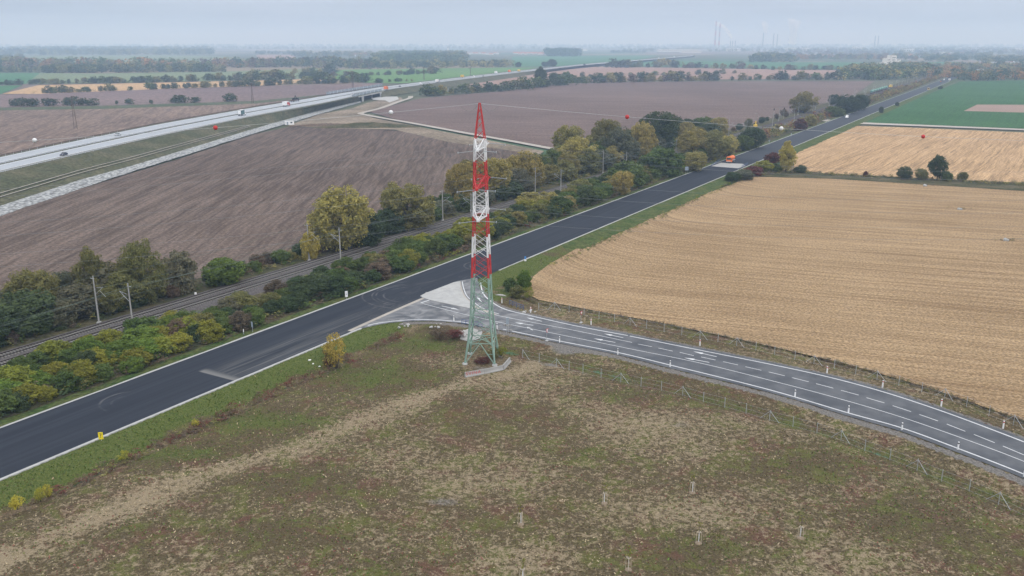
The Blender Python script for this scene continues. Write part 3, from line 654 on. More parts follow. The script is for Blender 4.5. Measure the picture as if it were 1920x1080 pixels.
for f_, k in ((0.62, 1), (0.74, 2)):
    A = smooth(mpts(x_, XN, 0), 2); T_ = smooth(mpts(x_, XT, 0), 2)
    bt = [Vector((*a.lerp(b, f_).xy, MZ * (1 - f_) * 0.92 + 0.25)) for a, b in zip([q.lerp(r, -.1) for q, r in zip(smooth(mpts(x_, XN, MZ), 2), smooth(mpts(x_, XF, MZ), 2))], T_)]
    ribbon('wheel_track', side(bt, -0.35), side(bt, 0.35), M['dirt'], None, ('upper' if k == 1 else 'lower') + ' pale wheel track on the motorway embankment', 'structure', 'track')
def guard(name, t, label, mat, h=0.85, x0=0, x1=None, step=6):
    L = lerp(NE, FE, t); L = L[x0:x1]; r = empty(name, L[0], 0, label, 'guard rail'); mb = MB()
    for a, b in zip(L[:-1], L[1:]): mb.bar(a + Vector((0, 0, h * 0.75)) - L[0], b + Vector((0, 0, h * 0.75)) - L[0], 0.1, h * 0.45)
    mb.build('rail_beam', mat, r)
    pm = None; cur = 0
    for a, b in zip(L[:34], L[1:35]):
        n_ = max(1, int((b - a).length / step))
        for k in range(n_):
            if pm is None: q = MB().box((0, 0, h / 2), (0.12, 0.12, h)); pm = mesh('rail_post', q.v, q.f, M['galv'])
            o = link('rail_post', pm, r); o.location = a.lerp(b, k / n_) - L[0]
guard('guard_rail', 0.0, 'pale guard rail along the motorway edge above the stone strip', M['conc_pale'])
guard('guard_rail', 0.505, 'low guard rail in the motorway median', M['galv'], 0.8, 0, None, 8)
guard('guard_rail', 1.0, 'dark guard rail on the far motorway edge', M['rust'], 1.0, 0, None, 8)
# the underpass: deck, abutments and glazed parapets
def npt(x, t, z=MZ): return Vector((*P(x, ev(XN, x), MZ).lerp(P(x, ev(XF, x), MZ), t).xy, z))
br = empty('motorway_bridge', npt(697, 0, 0), 0, 'concrete motorway underpass with glazed noise screens', 'bridge'); BL = br.location
xs_b = list(range(672, 724, 6)); mb = MB()
for a, b in zip(xs_b[:-1], xs_b[1:]):
    q = [npt(a, -0.12), npt(b, -0.12), npt(b, 1.08), npt(a, 1.08)]
    mb.add([p - BL - Vector((0, 0, 0.15)) for p in q] + [p - BL - Vector((0, 0, 1.3)) for p in q], [(0, 1, 2, 3), (7, 6, 5, 4), (0, 4, 5, 1), (1, 5, 6, 2), (2, 6, 7, 3), (3, 7, 4, 0)])
mb.build('deck', M['conc_pale'], br)
for x in (680, 714):
    mb = MB(); q = [npt(x - 2, -0.14), npt(x + 2, -0.14), npt(x + 2, 1.1), npt(x - 2, 1.1)]
    mb.add([p - BL - Vector((0, 0, 1.3)) for p in q] + [Vector((p.x, p.y, -0.5)) - BL for p in q], [(0, 1, 2, 3), (0, 4, 5, 1), (1, 5, 6, 2), (2, 6, 7, 3), (3, 7, 4, 0)]); mb.build('abutment', M['conc_pale'], br)
mb = MB().tube([npt(697, 0.0, -0.5) - BL, npt(697, 0.0, MZ - 1.3) - BL], 0.6, 10); mb.build('pier', M['conc'], br)
MG = NT('noise_screen_glass', 0.2, 0.5); MG.color(MG.mix(MG.noise(0.3), (0.25, 0.31, 0.36), (0.32, 0.38, 0.43))); tb = MG.n('ShaderNodeBsdfTransparent'); mxs = MG.n('ShaderNodeMixShader'); mxs.inputs[0].default_value = 0.55
MG.l(tb.outputs[0], mxs.inputs[1]); MG.l(MG.b.outputs[0], mxs.inputs[2]); MG.l(mxs.outputs[0], MG.out.inputs[0])
for t_, xa, xb, hh in ((-0.03, 660, 716, 2.6), (1.02, 612, 716, 3.4)):
    for x in range(xa, xb, 7):
        a, b = npt(x + .3, t_) - BL, npt(x + 6.7, t_) - BL; mb = MB().bar(a + Vector((0, 0, hh / 2)), b + Vector((0, 0, hh / 2)), 0.08, hh); mb.build('screen_panel', MG.m, br)
        mb = MB().box(npt(x, t_) - BL + Vector((0, 0, hh / 2 + .1)), (0.18, 0.18, hh + .2)); mb.build('screen_post', M['galv'], br)

# site tracks, mound and pale yard by the underpass
tk = curve_px([(770, 180), (768, 184), (752, 189), (715, 202), (688, 209), (676, 212.5), (690, 216), (720, 221.5), (780, 232), (870, 248.5), (960, 264.5), (1030, 277.5), (1080, 286)], 0.1, 8)
ribbon('path', side(tk, -2.6), side(tk, 2.6), M['dirt'], None, 'pale dirt track curving between the two ploughed fields', 'structure', 'track')
sheet('gravel_yard', [P(x, y, 0.12) for x, y in [(695, 184), (712, 181), (745, 181), (748, 186), (730, 192), (722, 188), (700, 187)]], M['conc_pale'], 'pale levelled yard in front of the underpass', 'yard')
sheet('bare_ground', [P(x, y, 0.05) for x, y in [(540, 236), (560, 228), (600, 214), (660, 203), (690, 192), (730, 184), (752, 182), (756, 188), (700, 204), (676, 212), (700, 221), (860, 252), (1020, 283), (1012, 290), (840, 266), (740, 243), (640, 241)]], field_mat('disturbed_soil', (0.14, 0.115, 0.085), (0.24, 0.195, 0.15), patch=0.03, fine=0.4), 'trampled earth and weeds along the dirt track', 'bare ground')
def heap(name, c, rx, ry, hgt, rz, mat, label, seed):
    r = random.Random(seed); vsx, fs = [], []; n, k = 22, 7
    for j in range(k):
        for i in range(n):
            a = 2 * math.pi * i / n; rr = 1 - j / (k - 0.4); wv_ = 1 + 0.18 * math.sin(3 * a + seed) + 0.1 * r.uniform(-1, 1)
            x, y = math.cos(a) * rx * rr * wv_, math.sin(a) * ry * rr * wv_
            vsx.append((x * math.cos(rz) - y * math.sin(rz), x * math.sin(rz) + y * math.cos(rz), -0.1 if j == 0 else hgt * (1 - rr ** 1.6) * r.uniform(.8, 1.1)))
    for j in range(k - 1):
        for i in range(n): fs.append((j * n + i, j * n + (i + 1) % n, (j + 1) * n + (i + 1) % n, (j + 1) * n + i))
    fs.append(tuple((k - 1) * n + i for i in range(n)))
    o = link(name, mesh(name, vsx, fs, mat, None, True)); o.location = c; return props(o, label, 'soil heap')
heap('soil_heap', P(690, 238), 36, 9, 3.2, 0.05, M['scrub'], 'long weedy earth mound beside the ploughed field', 3)
heap('soil_heap', P(617, 236), 26, 5, 1.8, 0.1, field_mat('bare_heap', (0.10, 0.07, 0.05), (0.15, 0.11, 0.08)), 'low bare brown soil bank beside the white container', 5)

# ------------------------------------------------------------------ trees
def crown_arrays(seed, shape, nclump, nleaf, leaf, rc):
    r = np.random.default_rng(seed); cs = []
    while len(cs) < nclump:
        v = r.normal(size=3); v /= np.linalg.norm(v); rad = r.random() ** 0.30
        if shape in ('bush', 'far'):
            p = np.array([v[0] * .46 * rad, v[1] * .46 * rad, 0.42 + v[2] * .48 * rad])
            if p[2] < 0.04: p[2] = abs(p[2]) + 0.05
        elif shape == 'tall':
            t = v[2] * rad; wd = .44 * (1 - 0.45 * max(t, 0)) * (1 - .25 * max(-t, 0)); p = np.array([v[0] * wd * rad, v[1] * wd * rad, 0.53 + t * .43])
        elif shape == 'wispy':
            p = np.array([v[0] * .42 * rad, v[1] * .42 * rad, 0.5 + v[2] * .45 * rad])
        else:
            p = np.array([v[0] * .45 * rad, v[1] * .45 * rad, 0.49 + v[2] * .46 * rad]); 
        p[0] += 0.05 * math.sin(seed * 3 + 4 * p[2]); p[1] += 0.05 * math.cos(seed * 5 + 5 * p[2])
        cs.append((p, rc * r.uniform(.6, 1.35)))
    pos, nor = [], []
    for c_, rr in cs:
        d = r.normal(size=(nleaf, 3)); d /= np.linalg.norm(d, axis=1)[:, None]
        d[:, 2] = np.where(r.random(nleaf) < .55, np.abs(d[:, 2]), d[:, 2])
        q = c_ + d * rr * r.uniform(.65, 1.1, (nleaf, 1)); q[:, 2] = np.maximum(q[:, 2], 0.015); pos.append(q)
        n_ = d * 0.9 + r.normal(size=(nleaf, 3)) * 0.55 + np.array([0, 0, .35]); nor.append(n_ / np.linalg.norm(n_, axis=1)[:, None])
    pos, nor = np.concatenate(pos), np.concatenate(nor); N_ = len(pos)
    t = np.cross(nor, r.normal(size=(N_, 3))); t /= np.linalg.norm(t, axis=1)[:, None]; b = np.cross(nor, t)
    sz = leaf * r.uniform(.55, 1.4, (N_, 1)); sy = sz * r.uniform(.45, .8, (N_, 1))
    V = np.stack([pos - t * sz, pos - b * sy, pos + t * sz, pos + b * sy], 1).reshape(-1, 3)
    V[:, 2] = np.maximum(V[:, 2], 0)
    return V, N_
def quad_mesh(name, V, mat):
    me = bpy.data.meshes.new(name); n = len(V)
    me.vertices.add(n); me.vertices.foreach_set('co', V.astype(np.float32).ravel())
    me.loops.add(n); me.loops.foreach_set('vertex_index', np.arange(n, dtype=np.int32))
    me.polygons.add(n // 4); me.polygons.foreach_set('loop_start', np.arange(0, n, 4, dtype=np.int32))
    me.update(calc_edges=True); me.materials.append(mat); return me
def trunk_mesh(name, seed, shape):
    r = random.Random(seed); mb = MB(); top = {'bush': .45, 'tall': .8}.get(shape, .6)
    if shape in ('bush', 'wispy', 'far'):
        for k in range(5):
            a = k * 1.26 + r.random(); mb.tube([(0.03 * math.cos(a), 0.03 * math.sin(a), 0), (0.14 * math.cos(a), 0.14 * math.sin(a), .3), (0.27 * math.cos(a), 0.27 * math.sin(a), .62)], [.02, .013, .004], 5)
    else:
        mb.tube([(0, 0, 0), (0.01, 0.01, .2), (-0.01, .01, top * .7), (0.01, 0, top)], [.045, .03, .022, .008], 7)
        for k in range(7):
            a = k * 2.4 + r.random(); z0 = .2 + .05 * k; L = r.uniform(.22, .36) * (.6 if shape == 'tall' else 1)
            mb.tube([(0, 0, z0), (L * .5 * math.cos(a), L * .5 * math.sin(a), z0 + .12), (L * math.cos(a), L * math.sin(a), z0 + .27)], [.018, .012, .004], 5)
    return mesh(name, mb.v, mb.f, M['bark'], None, True)
SHAPES = {'bush': (120, 84, .030, .115), 'round': (190, 100, .0175, .088), 'tall': (130, 80, .022, .095), 'wispy': (70, 34, .026, .11), 'far': (40, 15, .070, .19)}
PROTO = {}
for sh, (ncl, nl, lf, rc) in SHAPES.items():
    for k in range(4):
        V, _ = crown_arrays(11 + k * 7 + len(sh), sh, ncl, nl, lf, rc)
        PROTO[sh, k] = (quad_mesh(f'{sh}_crown', V, M['leaf']), trunk_mesh(f'{sh}_trunk', k, sh))
LO = []
for k in range(4): LO.append(crown_arrays(90 + k, 'round' if k % 2 else 'bush', 20, 8, .08, .17)[0])
TINT = {'dkgreen': (.054, .080, .034), 'green': (.086, .126, .034), 'bright': (.115, .175, .030), 'olive': (.175, .165, .058), 'olivegold': (.26, .228, .075), 'gold': (.36, .300, .095),
        'yellow': (.46, .37, .09), 'yelyel': (.36, .33, .05), 'yelgreen': (.205, .215, .034), 'brown': (.135, .10, .070), 'redbrown': (.13, .045, .040), 'grey': (.118, .122, .078), 'orange': (.28, .155, .052)}
WORD = {'dkgreen': 'dark green', 'green': 'mid green', 'bright': 'bright green', 'olive': 'olive', 'olivegold': 'olive-gold', 'gold': 'golden', 'yellow': 'yellow', 'yelyel': 'yellow', 'yelgreen': 'yellow-green', 'brown': 'brown', 'redbrown': 'dark red', 'grey': 'grey-green', 'orange': 'orange-brown'}
NAME = {'far': 'hedgerow_tree', 'bush': 'shrub', 'wispy': 'shrub', 'round': 'broadleaf_tree', 'tall': 'upright_tree'}
def plant(loc, w, h, shape, tint, label, group=None, parts=True, name=None):
    k = random.randrange(4); cr, tk_ = PROTO[shape, k]; rz = random.uniform(0, 6.28)
    t = TINT[tint]; j = random.uniform(.82, 1.2); colr = (t[0] * j * random.uniform(.92, 1.1), t[1] * j, t[2] * j, 1)
    nm = name or NAME[shape]; cat = {'shrub': 'shrub', 'weed_clump': 'weeds'}.get(nm, 'tree')
    if parts:
        r = empty(nm, loc, rz, label, cat, group); r.scale = (w, w, h)
        o = link('crown' if cat == 'tree' else 'foliage', cr, r); o.color = colr
        link('trunk' if cat == 'tree' else 'stem', tk_, r)
    else:
        o = link(nm, cr); o.location = loc; o.rotation_euler = (0, 0, rz); o.scale = (w, w, h); o.color = colr; props(o, label, cat, group); r = o
    return r
def top_h(p, yt):                      # height of a thing that stands at p and reaches pixel row yt
    return max(0.5, PY(960, yt, p.y).z - p.z) if True else 0
def ptree(x, yb, yt, w, shape, tint, label, group=None, parts=True, z=0.0, name=None):
    p = P(x, yb, z); dep = p.y * CP + (H - z) * SP
    return plant(p, w * dep / F * 1.08, top_h(p, yt) * 1.03, shape, tint, label, group, parts, name)
def clear_of(p, L, d): return all((p.x - q.x) ** 2 + (p.y - q.y) ** 2 > d * d for q in L)
def scatter_so(s0, s1, o0, o1, n, hr, tints, place, group, aspect=(1.0, 1.5), shapes=('bush',), mind=3.0, parts=True, sides=0):
    L = []; tr_ = 0
    while len(L) < n and tr_ < n * 30:
        tr_ += 1; s = random.uniform(s0, s1); oo = random.uniform(o0, o1); p = W(s, oo, 0)
        if 372 < s < 432 and oo > so_far - 10: continue
        if clear_of(p, L, mind): L.append(p)
    for p in L:
        tn = tints[int(vn(p) * len(tints) * .999)] if random.random() < .55 else random.choice(tints)
        h = random.uniform(*hr); plant(p, h * random.uniform(*aspect), h, random.choice(shapes), tn, f'{"tall " if h > hr[0] + (hr[1] - hr[0]) * .67 else "low " if h < hr[0] + (hr[1] - hr[0]) * .33 else ""}{WORD[tn]} {place}', group, parts, 'broadleaf_tree' if place.startswith(('tree', 'small tree')) else None)
def vn(p): return float(vnoise(np.array([p.x]), np.array([p.y]), 14, 9)[0])
def scatter_px(poly, n, hr, tints, place, group, aspect=(.9, 1.3), shapes=('bush', 'round'), mind=4.0, parts=True):
    pl = [P(x, y) for x, y in poly]; x0, x1 = min(p.x for p in pl), max(p.x for p in pl); y0, y1 = min(p.y for p in pl), max(p.y for p in pl); L = []; tr_ = 0
    while len(L) < n and tr_ < n * 60:
        tr_ += 1; p = Vector((random.uniform(x0, x1), random.uniform(y0, y1), 0))
        if in_poly(np.array([p.x]), np.array([p.y]), pl)[0] and clear_of(p, L, mind): L.append(p)
    for p in L:
        tn = random.choice(tints); h = random.uniform(*hr); plant(p, h * random.uniform(*aspect), h, random.choice(shapes), tn, f'{WORD[tn]} {place}', group, parts)

WP = [crown_arrays(40 + k, 'wispy', 12, 8, .06, .13)[0] for k in range(3)]
class Weeds:
    def __init__(s): s.V, s.C = [], []
    def add(s, p, w, h, tint):
        A = WP[random.randrange(3)]; a = random.uniform(0, 6.28); ca_, sa_ = math.cos(a), math.sin(a); t = np.array(TINT[tint]) * random.uniform(.75, 1.25)
        s.V.append(np.stack([p.x + (A[:, 0] * ca_ - A[:, 1] * sa_) * w, p.y + (A[:, 0] * sa_ + A[:, 1] * ca_) * w, p.z + A[:, 2] * h], 1)); s.C.append(np.tile(np.append(t, 1.0), (len(A), 1)))
    def build(s, name, label, cat='weeds'):
        me = quad_mesh(name, np.concatenate(s.V), M['mass']); c2 = me.color_attributes.new('tint', 'FLOAT_COLOR', 'POINT'); c2.data.foreach_set('color', np.concatenate(s.C).astype(np.float32).ravel())
        return props(link(name, me), label, cat, None, 'stuff')
HEDGE = 'shrubs between trunk road and railway'
oa, ob = so_far - 4.6, O_R2 + 6.5
hp = 'shrub in the thick hedge between railway and fresh trunk road'
scatter_so(46, 112, oa + .4, ob, 74, (2.8, 4.6), ['bright', 'yelgreen', 'green', 'yelgreen', 'bright', 'green', 'dkgreen'], 'shrub in the thick hedge across the road from the asphalt seam', HEDGE, (1.15, 1.7), mind=2.5)
wd_ = Weeds()
for k in range(1500):
    sx = 45 + 420 * random.random() ** 1.2; p = W(sx, random.uniform(oa + 1.6, ob), 0); v_ = vn(p); h_ = random.uniform(.7, 2.3); wd_.add(p, h_ * random.uniform(1.2, 2), h_, random.choice(['dkgreen', 'green', 'brown', 'olive'] if v_ < .6 else ['brown', 'redbrown', 'olive', 'yelgreen']))
for k in range(1100):
    sx = 30 + 540 * random.random() ** 1.2; p = W(sx, O_R1 - 4.6 - random.uniform(0, 9), 0); h_ = random.uniform(.5, 1.6); wd_.add(p, h_ * random.uniform(1.2, 2), h_, random.choice(['dkgreen', 'green', 'brown', 'olive', 'olivegold']))
wd_.build('undergrowth_thicket', 'low thicket of weeds and brambles on both sides of the railway', 'undergrowth')
scatter_so(108, 175, oa - .6, ob + 2.2, 44, (3.2, 5.0), ['green', 'dkgreen', 'dkgreen', 'brown', 'green', 'olive', 'grey'], 'shrub in the thick hedge around the white notice panel', HEDGE, (1.15, 1.7), mind=2.9)
scatter_so(172, 260, oa - 1, ob + 2.6, 48, (3.6, 5.6), ['dkgreen', 'green', 'olive', 'dkgreen', 'yelgreen', 'green'], 'shrub in the thick hedge across the road from the junction', HEDGE, (1.15, 1.65), mind=3.3)
scatter_so(258, 430, oa - 1, ob + 1, 58, (4.4, 7.2), ['green', 'olive', 'dkgreen', 'green', 'olivegold', 'green'], 'shrub in the thick hedge across the road from the large stubble field', HEDGE, (1.1, 1.6), mind=4.2)
hd_ = Weeds()
for k in range(900):
    sx = 432 + 1330 * random.random(); p = W(sx, random.uniform(oa - 1, ob + 3), 0); h_ = random.uniform(2.5, 6.5); hd_.add(p, h_ * random.uniform(1.1, 1.7), h_, random.choice(['orange', 'olive', 'brown', 'redbrown', 'dkgreen', 'olivegold', 'olive']))
hd_.build('distant_hedge', 'distant autumn hedge between trunk road and railway', 'hedge')
# belt on the field side of the railway
BELT = 'trees on the field side of the railway'
bt_ = O_R1 - 7
scatter_so(26, 122, bt_ - 1, bt_ - 18, 72, (5.8, 9.6), ['grey', 'olive', 'green', 'grey', 'dkgreen', 'olive'], 'tree in the dense belt on the field side of the railway', BELT, (1.0, 1.4), ('bush', 'round'), 3.3)
scatter_so(40, 118, bt_ + 2, bt_ - 1, 14, (2.2, 3.6), ['dkgreen', 'green', 'brown'], 'shrub between the tree belt and the railway ballast', BELT, (1, 1.5), ('bush',), 3.0)
scatter_so(118, 205, bt_ + 1, bt_ - 4.5, 24, (2.2, 4.2), ['dkgreen', 'green', 'brown', 'grey', 'olive'], 'low shrub between railway and ploughed field', BELT, (1, 1.5), ('bush',), 3.2)
scatter_so(200, 300, bt_ + 1, bt_ - 10, 34, (4, 7), ['dkgreen', 'green', 'grey', 'dkgreen'], 'shrub below the golden trees on the field side of the railway', BELT, (1, 1.4), ('bush',), 3.8)
scatter_so(290, 560, bt_, bt_ - 28, 80, (7, 12), ['olive', 'dkgreen', 'green', 'olivegold', 'olive', 'grey'], 'tree in the tall autumn belt on the field side of the railway', BELT, (1.0, 1.35), ('round', 'bush', 'round'), 5.6)
scatter_so(560, 800, bt_, bt_ - 6, 14, (3, 6), ['olive', 'brown', 'dkgreen'], 'small tree on the field side of the railway near the signals', BELT, (.9, 1.25), ('round', 'bush'), 8, False)
for a in [(180, 575, 466, 62, 'round', 'olive', 'olive round tree topping the belt beside the tall catenary masts'), (275, 566, 452, 78, 'round', 'olive', 'broad olive tree topping the belt at the field edge'),
          (70, 590, 505, 90, 'round', 'olive', 'yellowish olive tree at the field edge of the belt'), (420, 534, 482, 72, 'bush', 'bright', 'bright green bush at the end of the belt'),
          (340, 548, 470, 60, 'bush', 'grey', 'grey-green bushy tree beside the bright green bush'),
          (640, 470, 352, 112, 'round', 'gold', 'large golden willow beside the railway'), (690, 462, 398, 60, 'bush', 'dkgreen', 'dark green bush under the golden willow'),
          (765, 432, 340, 98, 'round', 'olive', 'domed olive tree beside the golden willow'), (735, 438, 388, 46, 'bush', 'dkgreen', 'dark bush between golden willow and domed olive tree'), (582, 487, 432, 34, 'bush', 'yellow', 'small yellow bush left of the golden willow, behind a mast'),
          (868, 392, 306, 62, 'round', 'olivegold', 'olive-gold tree behind the pylon by the field'), (925, 372, 292, 74, 'round', 'gold', 'golden tree beside the pylon middle arms'), (985, 352, 284, 74, 'round', 'olivegold', 'olive-gold tree at the ploughed field corner'),
          (1068, 302, 231, 60, 'round', 'olivegold', 'pale olive willow at the end of the dirt track'), (1080, 320, 257, 72, 'round', 'gold', 'gold-topped willow in front of the pale willow'), (1132, 292, 223, 62, 'round', 'olive', 'tall olive willow between gold willow and dark tree'),
          (1160, 310, 240, 72, 'round', 'grey', 'grey-green willow beside the dark tall tree'), (1204, 298, 226, 48, 'round', 'gold', 'golden tree against the dark tall tree'), (1236, 286, 205, 78, 'round', 'dkgreen', 'tall dark green tree above the willows'),
          (1300, 300, 240, 62, 'round', 'olivegold', 'olive-gold tree by the concrete culvert deck'), (1335, 300, 244, 64, 'round', 'olive', 'large olive tree above the orange truck'), (1361, 292, 252, 40, 'round', 'gold', 'golden round tree behind the orange truck'),
          (1345, 254, 221, 36, 'round', 'olivegold', 'olive-gold tree at the rim of the mauve field'), (1328, 258, 228, 38, 'bush', 'dkgreen', 'dark bush at the rim of the mauve field'), (1407, 279, 238, 50, 'round', 'dkgreen', 'dark green tree before the yellow excavator'), (1393, 283, 253, 34, 'bush', 'green', 'green bush beside the dark tree near the excavator'),
          (1300, 322, 283, 46, 'round', 'olivegold', 'small olive-gold tree beside the road sign panel'), (1168, 366, 318, 42, 'round', 'gold', 'pale golden bush in the road hedge'), (1240, 330, 276, 76, 'bush', 'green', 'wide green bush in the road hedge'), (1178, 352, 300, 66, 'bush', 'green', 'broad green bush in the road hedge before the pale golden bush'),
          (1506, 211, 172, 50, 'round', 'olive', 'dark olive dome tree beside the far railway'), (1562, 197, 176, 22, 'round', 'dkgreen', 'small dark tree on the far railway'), (1588, 213, 178, 44, 'round', 'dkgreen', 'dark tree above the white van'), (1610, 208, 177, 36, 'round', 'dkgreen', 'dark tree next to the white van'), (1565, 218, 198, 34, 'bush', 'green', 'green bush behind the white van'), (1520, 236, 214, 20, 'bush', 'olivegold', 'golden bush near the short pale track'), (1500, 245, 222, 24, 'bush', 'redbrown', 'dark red bush near the short pale track')]: ptree(*a[:6], a[6], BELT)
# right of the trunk road
RGT = 'plants on the field side of the trunk road'
for a in [(1473, 323, 266, 34, 'tall', 'yellow', 'yellow poplar at the corner of the far stubble field'), (1446, 311, 284, 30, 'bush', 'redbrown', 'dark red bush beside the yellow poplar'), (1430, 322, 300, 34, 'bush', 'yelgreen', 'yellow-green bush by the culvert railing'), (1455, 322, 306, 26, 'bush', 'green', 'green bush at the foot of the yellow poplar'),
          (1372, 340, 322, 28, 'bush', 'dkgreen', 'dark green bush at the stubble field tip'), (1395, 337, 317, 36, 'bush', 'grey', 'grey-green bush at the stubble field tip'), (1412, 329, 311, 34, 'bush', 'redbrown', 'red-brown bush before the culvert railing'), (1500, 324, 309, 22, 'bush', 'dkgreen', 'lone dark bush right of the yellow poplar'),
          (1695, 336, 312, 28, 'round', 'dkgreen', 'small dark tree on the strip between stubble fields, beside a lower one'), (1727, 337, 316, 24, 'round', 'olive', 'low olive tree on the strip between stubble fields'), (1757, 338, 291, 36, 'tall', 'dkgreen', 'tallest dark tree on the strip between stubble fields'), (1774, 339, 320, 20, 'bush', 'green', 'bush beside the tallest tree of the stubble strip'), (1804, 340, 322, 18, 'bush', 'olive', 'last small bush of the stubble strip'), (1622, 332, 320, 8, 'bush', 'redbrown', 'tiny red bush on the stubble strip'),
          (1652, 212, 199, 8, 'bush', 'dkgreen', 'dark bush between trunk road and green crop'), (1682, 199, 191, 7, 'bush', 'dkgreen', 'smaller dark bush between trunk road and green crop'), (1763, 167, 161, 8, 'bush', 'dkgreen', 'distant bush at the road edge of the green crop'),
          (958, 546, 520, 26, 'bush', 'green', 'green bush in the grass corner beside the junction'), (984, 541, 506, 28, 'bush', 'bright', 'bright bush in the grass corner near the stubble tip'), (968, 558, 534, 26, 'bush', 'olive', 'olive bush behind the white rubble bag'), (990, 560, 538, 22, 'wispy', 'yelgreen', 'yellow-green weeds at the stubble tip'),
          (631, 690, 622, 44, 'wispy', 'yellow', 'yellow sapling on the ditch bank of the trunk road'), (618, 686, 655, 30, 'wispy', 'redbrown', 'dark red weeds under the yellow sapling'), (33, 955, 928, 26, 'wispy', 'yelyel', 'small yellow shrub at the ditch, beyond the others'), (76, 940, 914, 20, 'wispy', 'yelyel', 'small yellow shrub at the ditch, lower of a pair'), (90, 932, 908, 18, 'wispy', 'yelyel', 'small yellow shrub at the ditch, taller of a pair'), (232, 862, 845, 20, 'wispy', 'yelyel', 'small yellow shrub at the ditch near the yellow sign'), (367, 800, 786, 16, 'wispy', 'yelyel', 'small yellow shrub at the ditch near the asphalt seam'),
          (850, 630, 620, 40, 'wispy', 'redbrown', 'reddish weeds by the culvert behind the pylon'), (825, 634, 616, 40, 'wispy', 'brown', 'brown weeds on the bank behind the pylon'), (905, 680, 671, 34, 'wispy', 'redbrown', 'dark red weeds under the pylon'), (925, 672, 655, 26, 'wispy', 'olive', 'olive weeds beside the pylon leg'), (940, 668, 648, 22, 'wispy', 'yelgreen', 'yellow-green weeds by the concrete barriers')]: ptree(*a[:6], a[6], RGT, True, 0.0, 'weed_clump' if 'weeds' in a[6] else None)
wd_ = Weeds()
for k in range(420):
    p = W(random.uniform(55, 132), so_near + 8.4 + random.gauss(0, .8), -0.5); h_ = random.uniform(.3, .95) * (.4 + 1.2 * vn(Vector((so_near, 3 * k, 0)))); wd_.add(p, h_ * random.uniform(1.2, 2), h_, random.choice(['brown', 'redbrown', 'brown', 'olive']))
wd_.build('weeds', 'low brown weeds in the roadside ditch of the meadow')
wd_ = Weeds()
for k in range(420):
    p = W(random.uniform(196, 440), so_near + 8.8 + random.gauss(0, .9), 0); h_ = random.uniform(.3, .9); wd_.add(p, h_ * random.uniform(1.2, 2.2), h_, random.choice(['yelgreen', 'brown', 'olive', 'green', 'green']))
wd_.build('weeds', 'mixed weeds along the road edge of the stubble field')
fl = catmull([P(x, y) for x, y in [(985, 560), (1010, 571), (1085, 583), (1250, 611), (1440, 652), (1600, 690), (1760, 738), (1920, 794), (2000, 825)]], 16); wd_ = Weeds()
for k in range(700):
    i_ = random.randrange(len(fl) - 1); p = fl[i_].lerp(fl[i_ + 1], random.random()) + Vector((random.uniform(-.5, .5), random.gauss(.3, .45), 0)); h_ = random.uniform(.35, .8); wd_.add(p, h_ * random.uniform(.9, 1.5), h_, random.choice(['brown', 'brown', 'grey', 'brown', 'olive']))
wd_.build('weeds', 'dry brown weeds between fence and stubble field')
wd_ = Weeds()
for k in range(420):
    x = random.uniform(1415, 1960); p = P(x, float(np.interp(x, [1415, 1500, 1560, 1750, 1920, 1960], [329, 323, 328, 338, 347, 349])) + random.gauss(0, 1.3)); h_ = random.uniform(.5, 1.5); wd_.add(p, h_ * random.uniform(1.3, 2.2), h_, random.choice(['brown', 'olive', 'dkgreen', 'olivegold', 'grey']))
wd_.build('weeds', 'weeds on the strip between the stubble fields')

# far single trees and hedgerows, each a thing of its own while it can be told apart
FAR = 'far hedgerow trees'
FARW = Weeds()
def row(x0, y0, x1, y1, n, hpx, tints, place, wr=(.9, 1.7), jy=0.35):
    for k in range(n):
        t = (k + .5 + random.uniform(-.35, .35)) / n; x, y = x0 + (x1 - x0) * t, y0 + (y1 - y0) * t + random.uniform(-jy, jy)
        p = P(x, y); dep = p.y * CP + H * SP; h = hpx * 1.3 * random.uniform(.55, 1.3) * dep / F; tn = random.choice(tints)
        plant(p, h * random.uniform(*wr), h, 'far', tn, f'{WORD[tn]} {place}', FAR, False, 'hedgerow_tree')
        for _ in range(3): FARW.add(p + Vector((random.gauss(0, h * .8), random.gauss(0, h * .3), 0)), h * random.uniform(.6, 1.1), h * random.uniform(.3, .7), tn)
dk = ['dkgreen', 'dkgreen', 'green', 'olive']; mixd = ['dkgreen', 'olive', 'brown', 'green', 'olivegold', 'dkgreen']
z4 = lambda x, y, ox, oy: (x / 4 + ox, y / 4 + oy)
for x, y, h, w in [(110, 557, 60, 80), (185, 557, 70, 80), (260, 557, 62, 80), (375, 552, 60, 110), (500, 550, 62, 70), (560, 550, 66, 90), (620, 550, 55, 70), (695, 549, 50, 100), (970, 541, 45, 65), (1350, 531, 62, 110), (1300, 531, 40, 60), (1465, 529, 46, 75), (1720, 522, 62, 95), (875, 542, 30, 22), (1135, 538, 32, 26)]:
    a, b = z4(x, y, 0, 60); ptree(a, b, b - h / 4, w / 4, 'far', 'dkgreen', 'round dark bush on the grass strip beyond the motorway', 'round bushes beyond the motorway', False, 0, 'hedgerow_tree')
pl_ = 'tree in the hedgerow below the tan stubble strip'
for a in [(75, 175, 140, 173, 6, 9), (143, 173, 175, 172, 3, 8), (180, 171.5, 193, 171, 1, 8), (195, 171, 218, 170, 3, 8), (240, 169.5, 252, 169, 1, 7), (277, 167.5, 480, 161, 17, 9), (480, 161, 600, 156, 10, 9), (600, 156.5, 692, 153.5, 8, 13)]: row(*a, dk, pl_)
pl_ = 'tree in the hedgerow above the tan stubble strip'
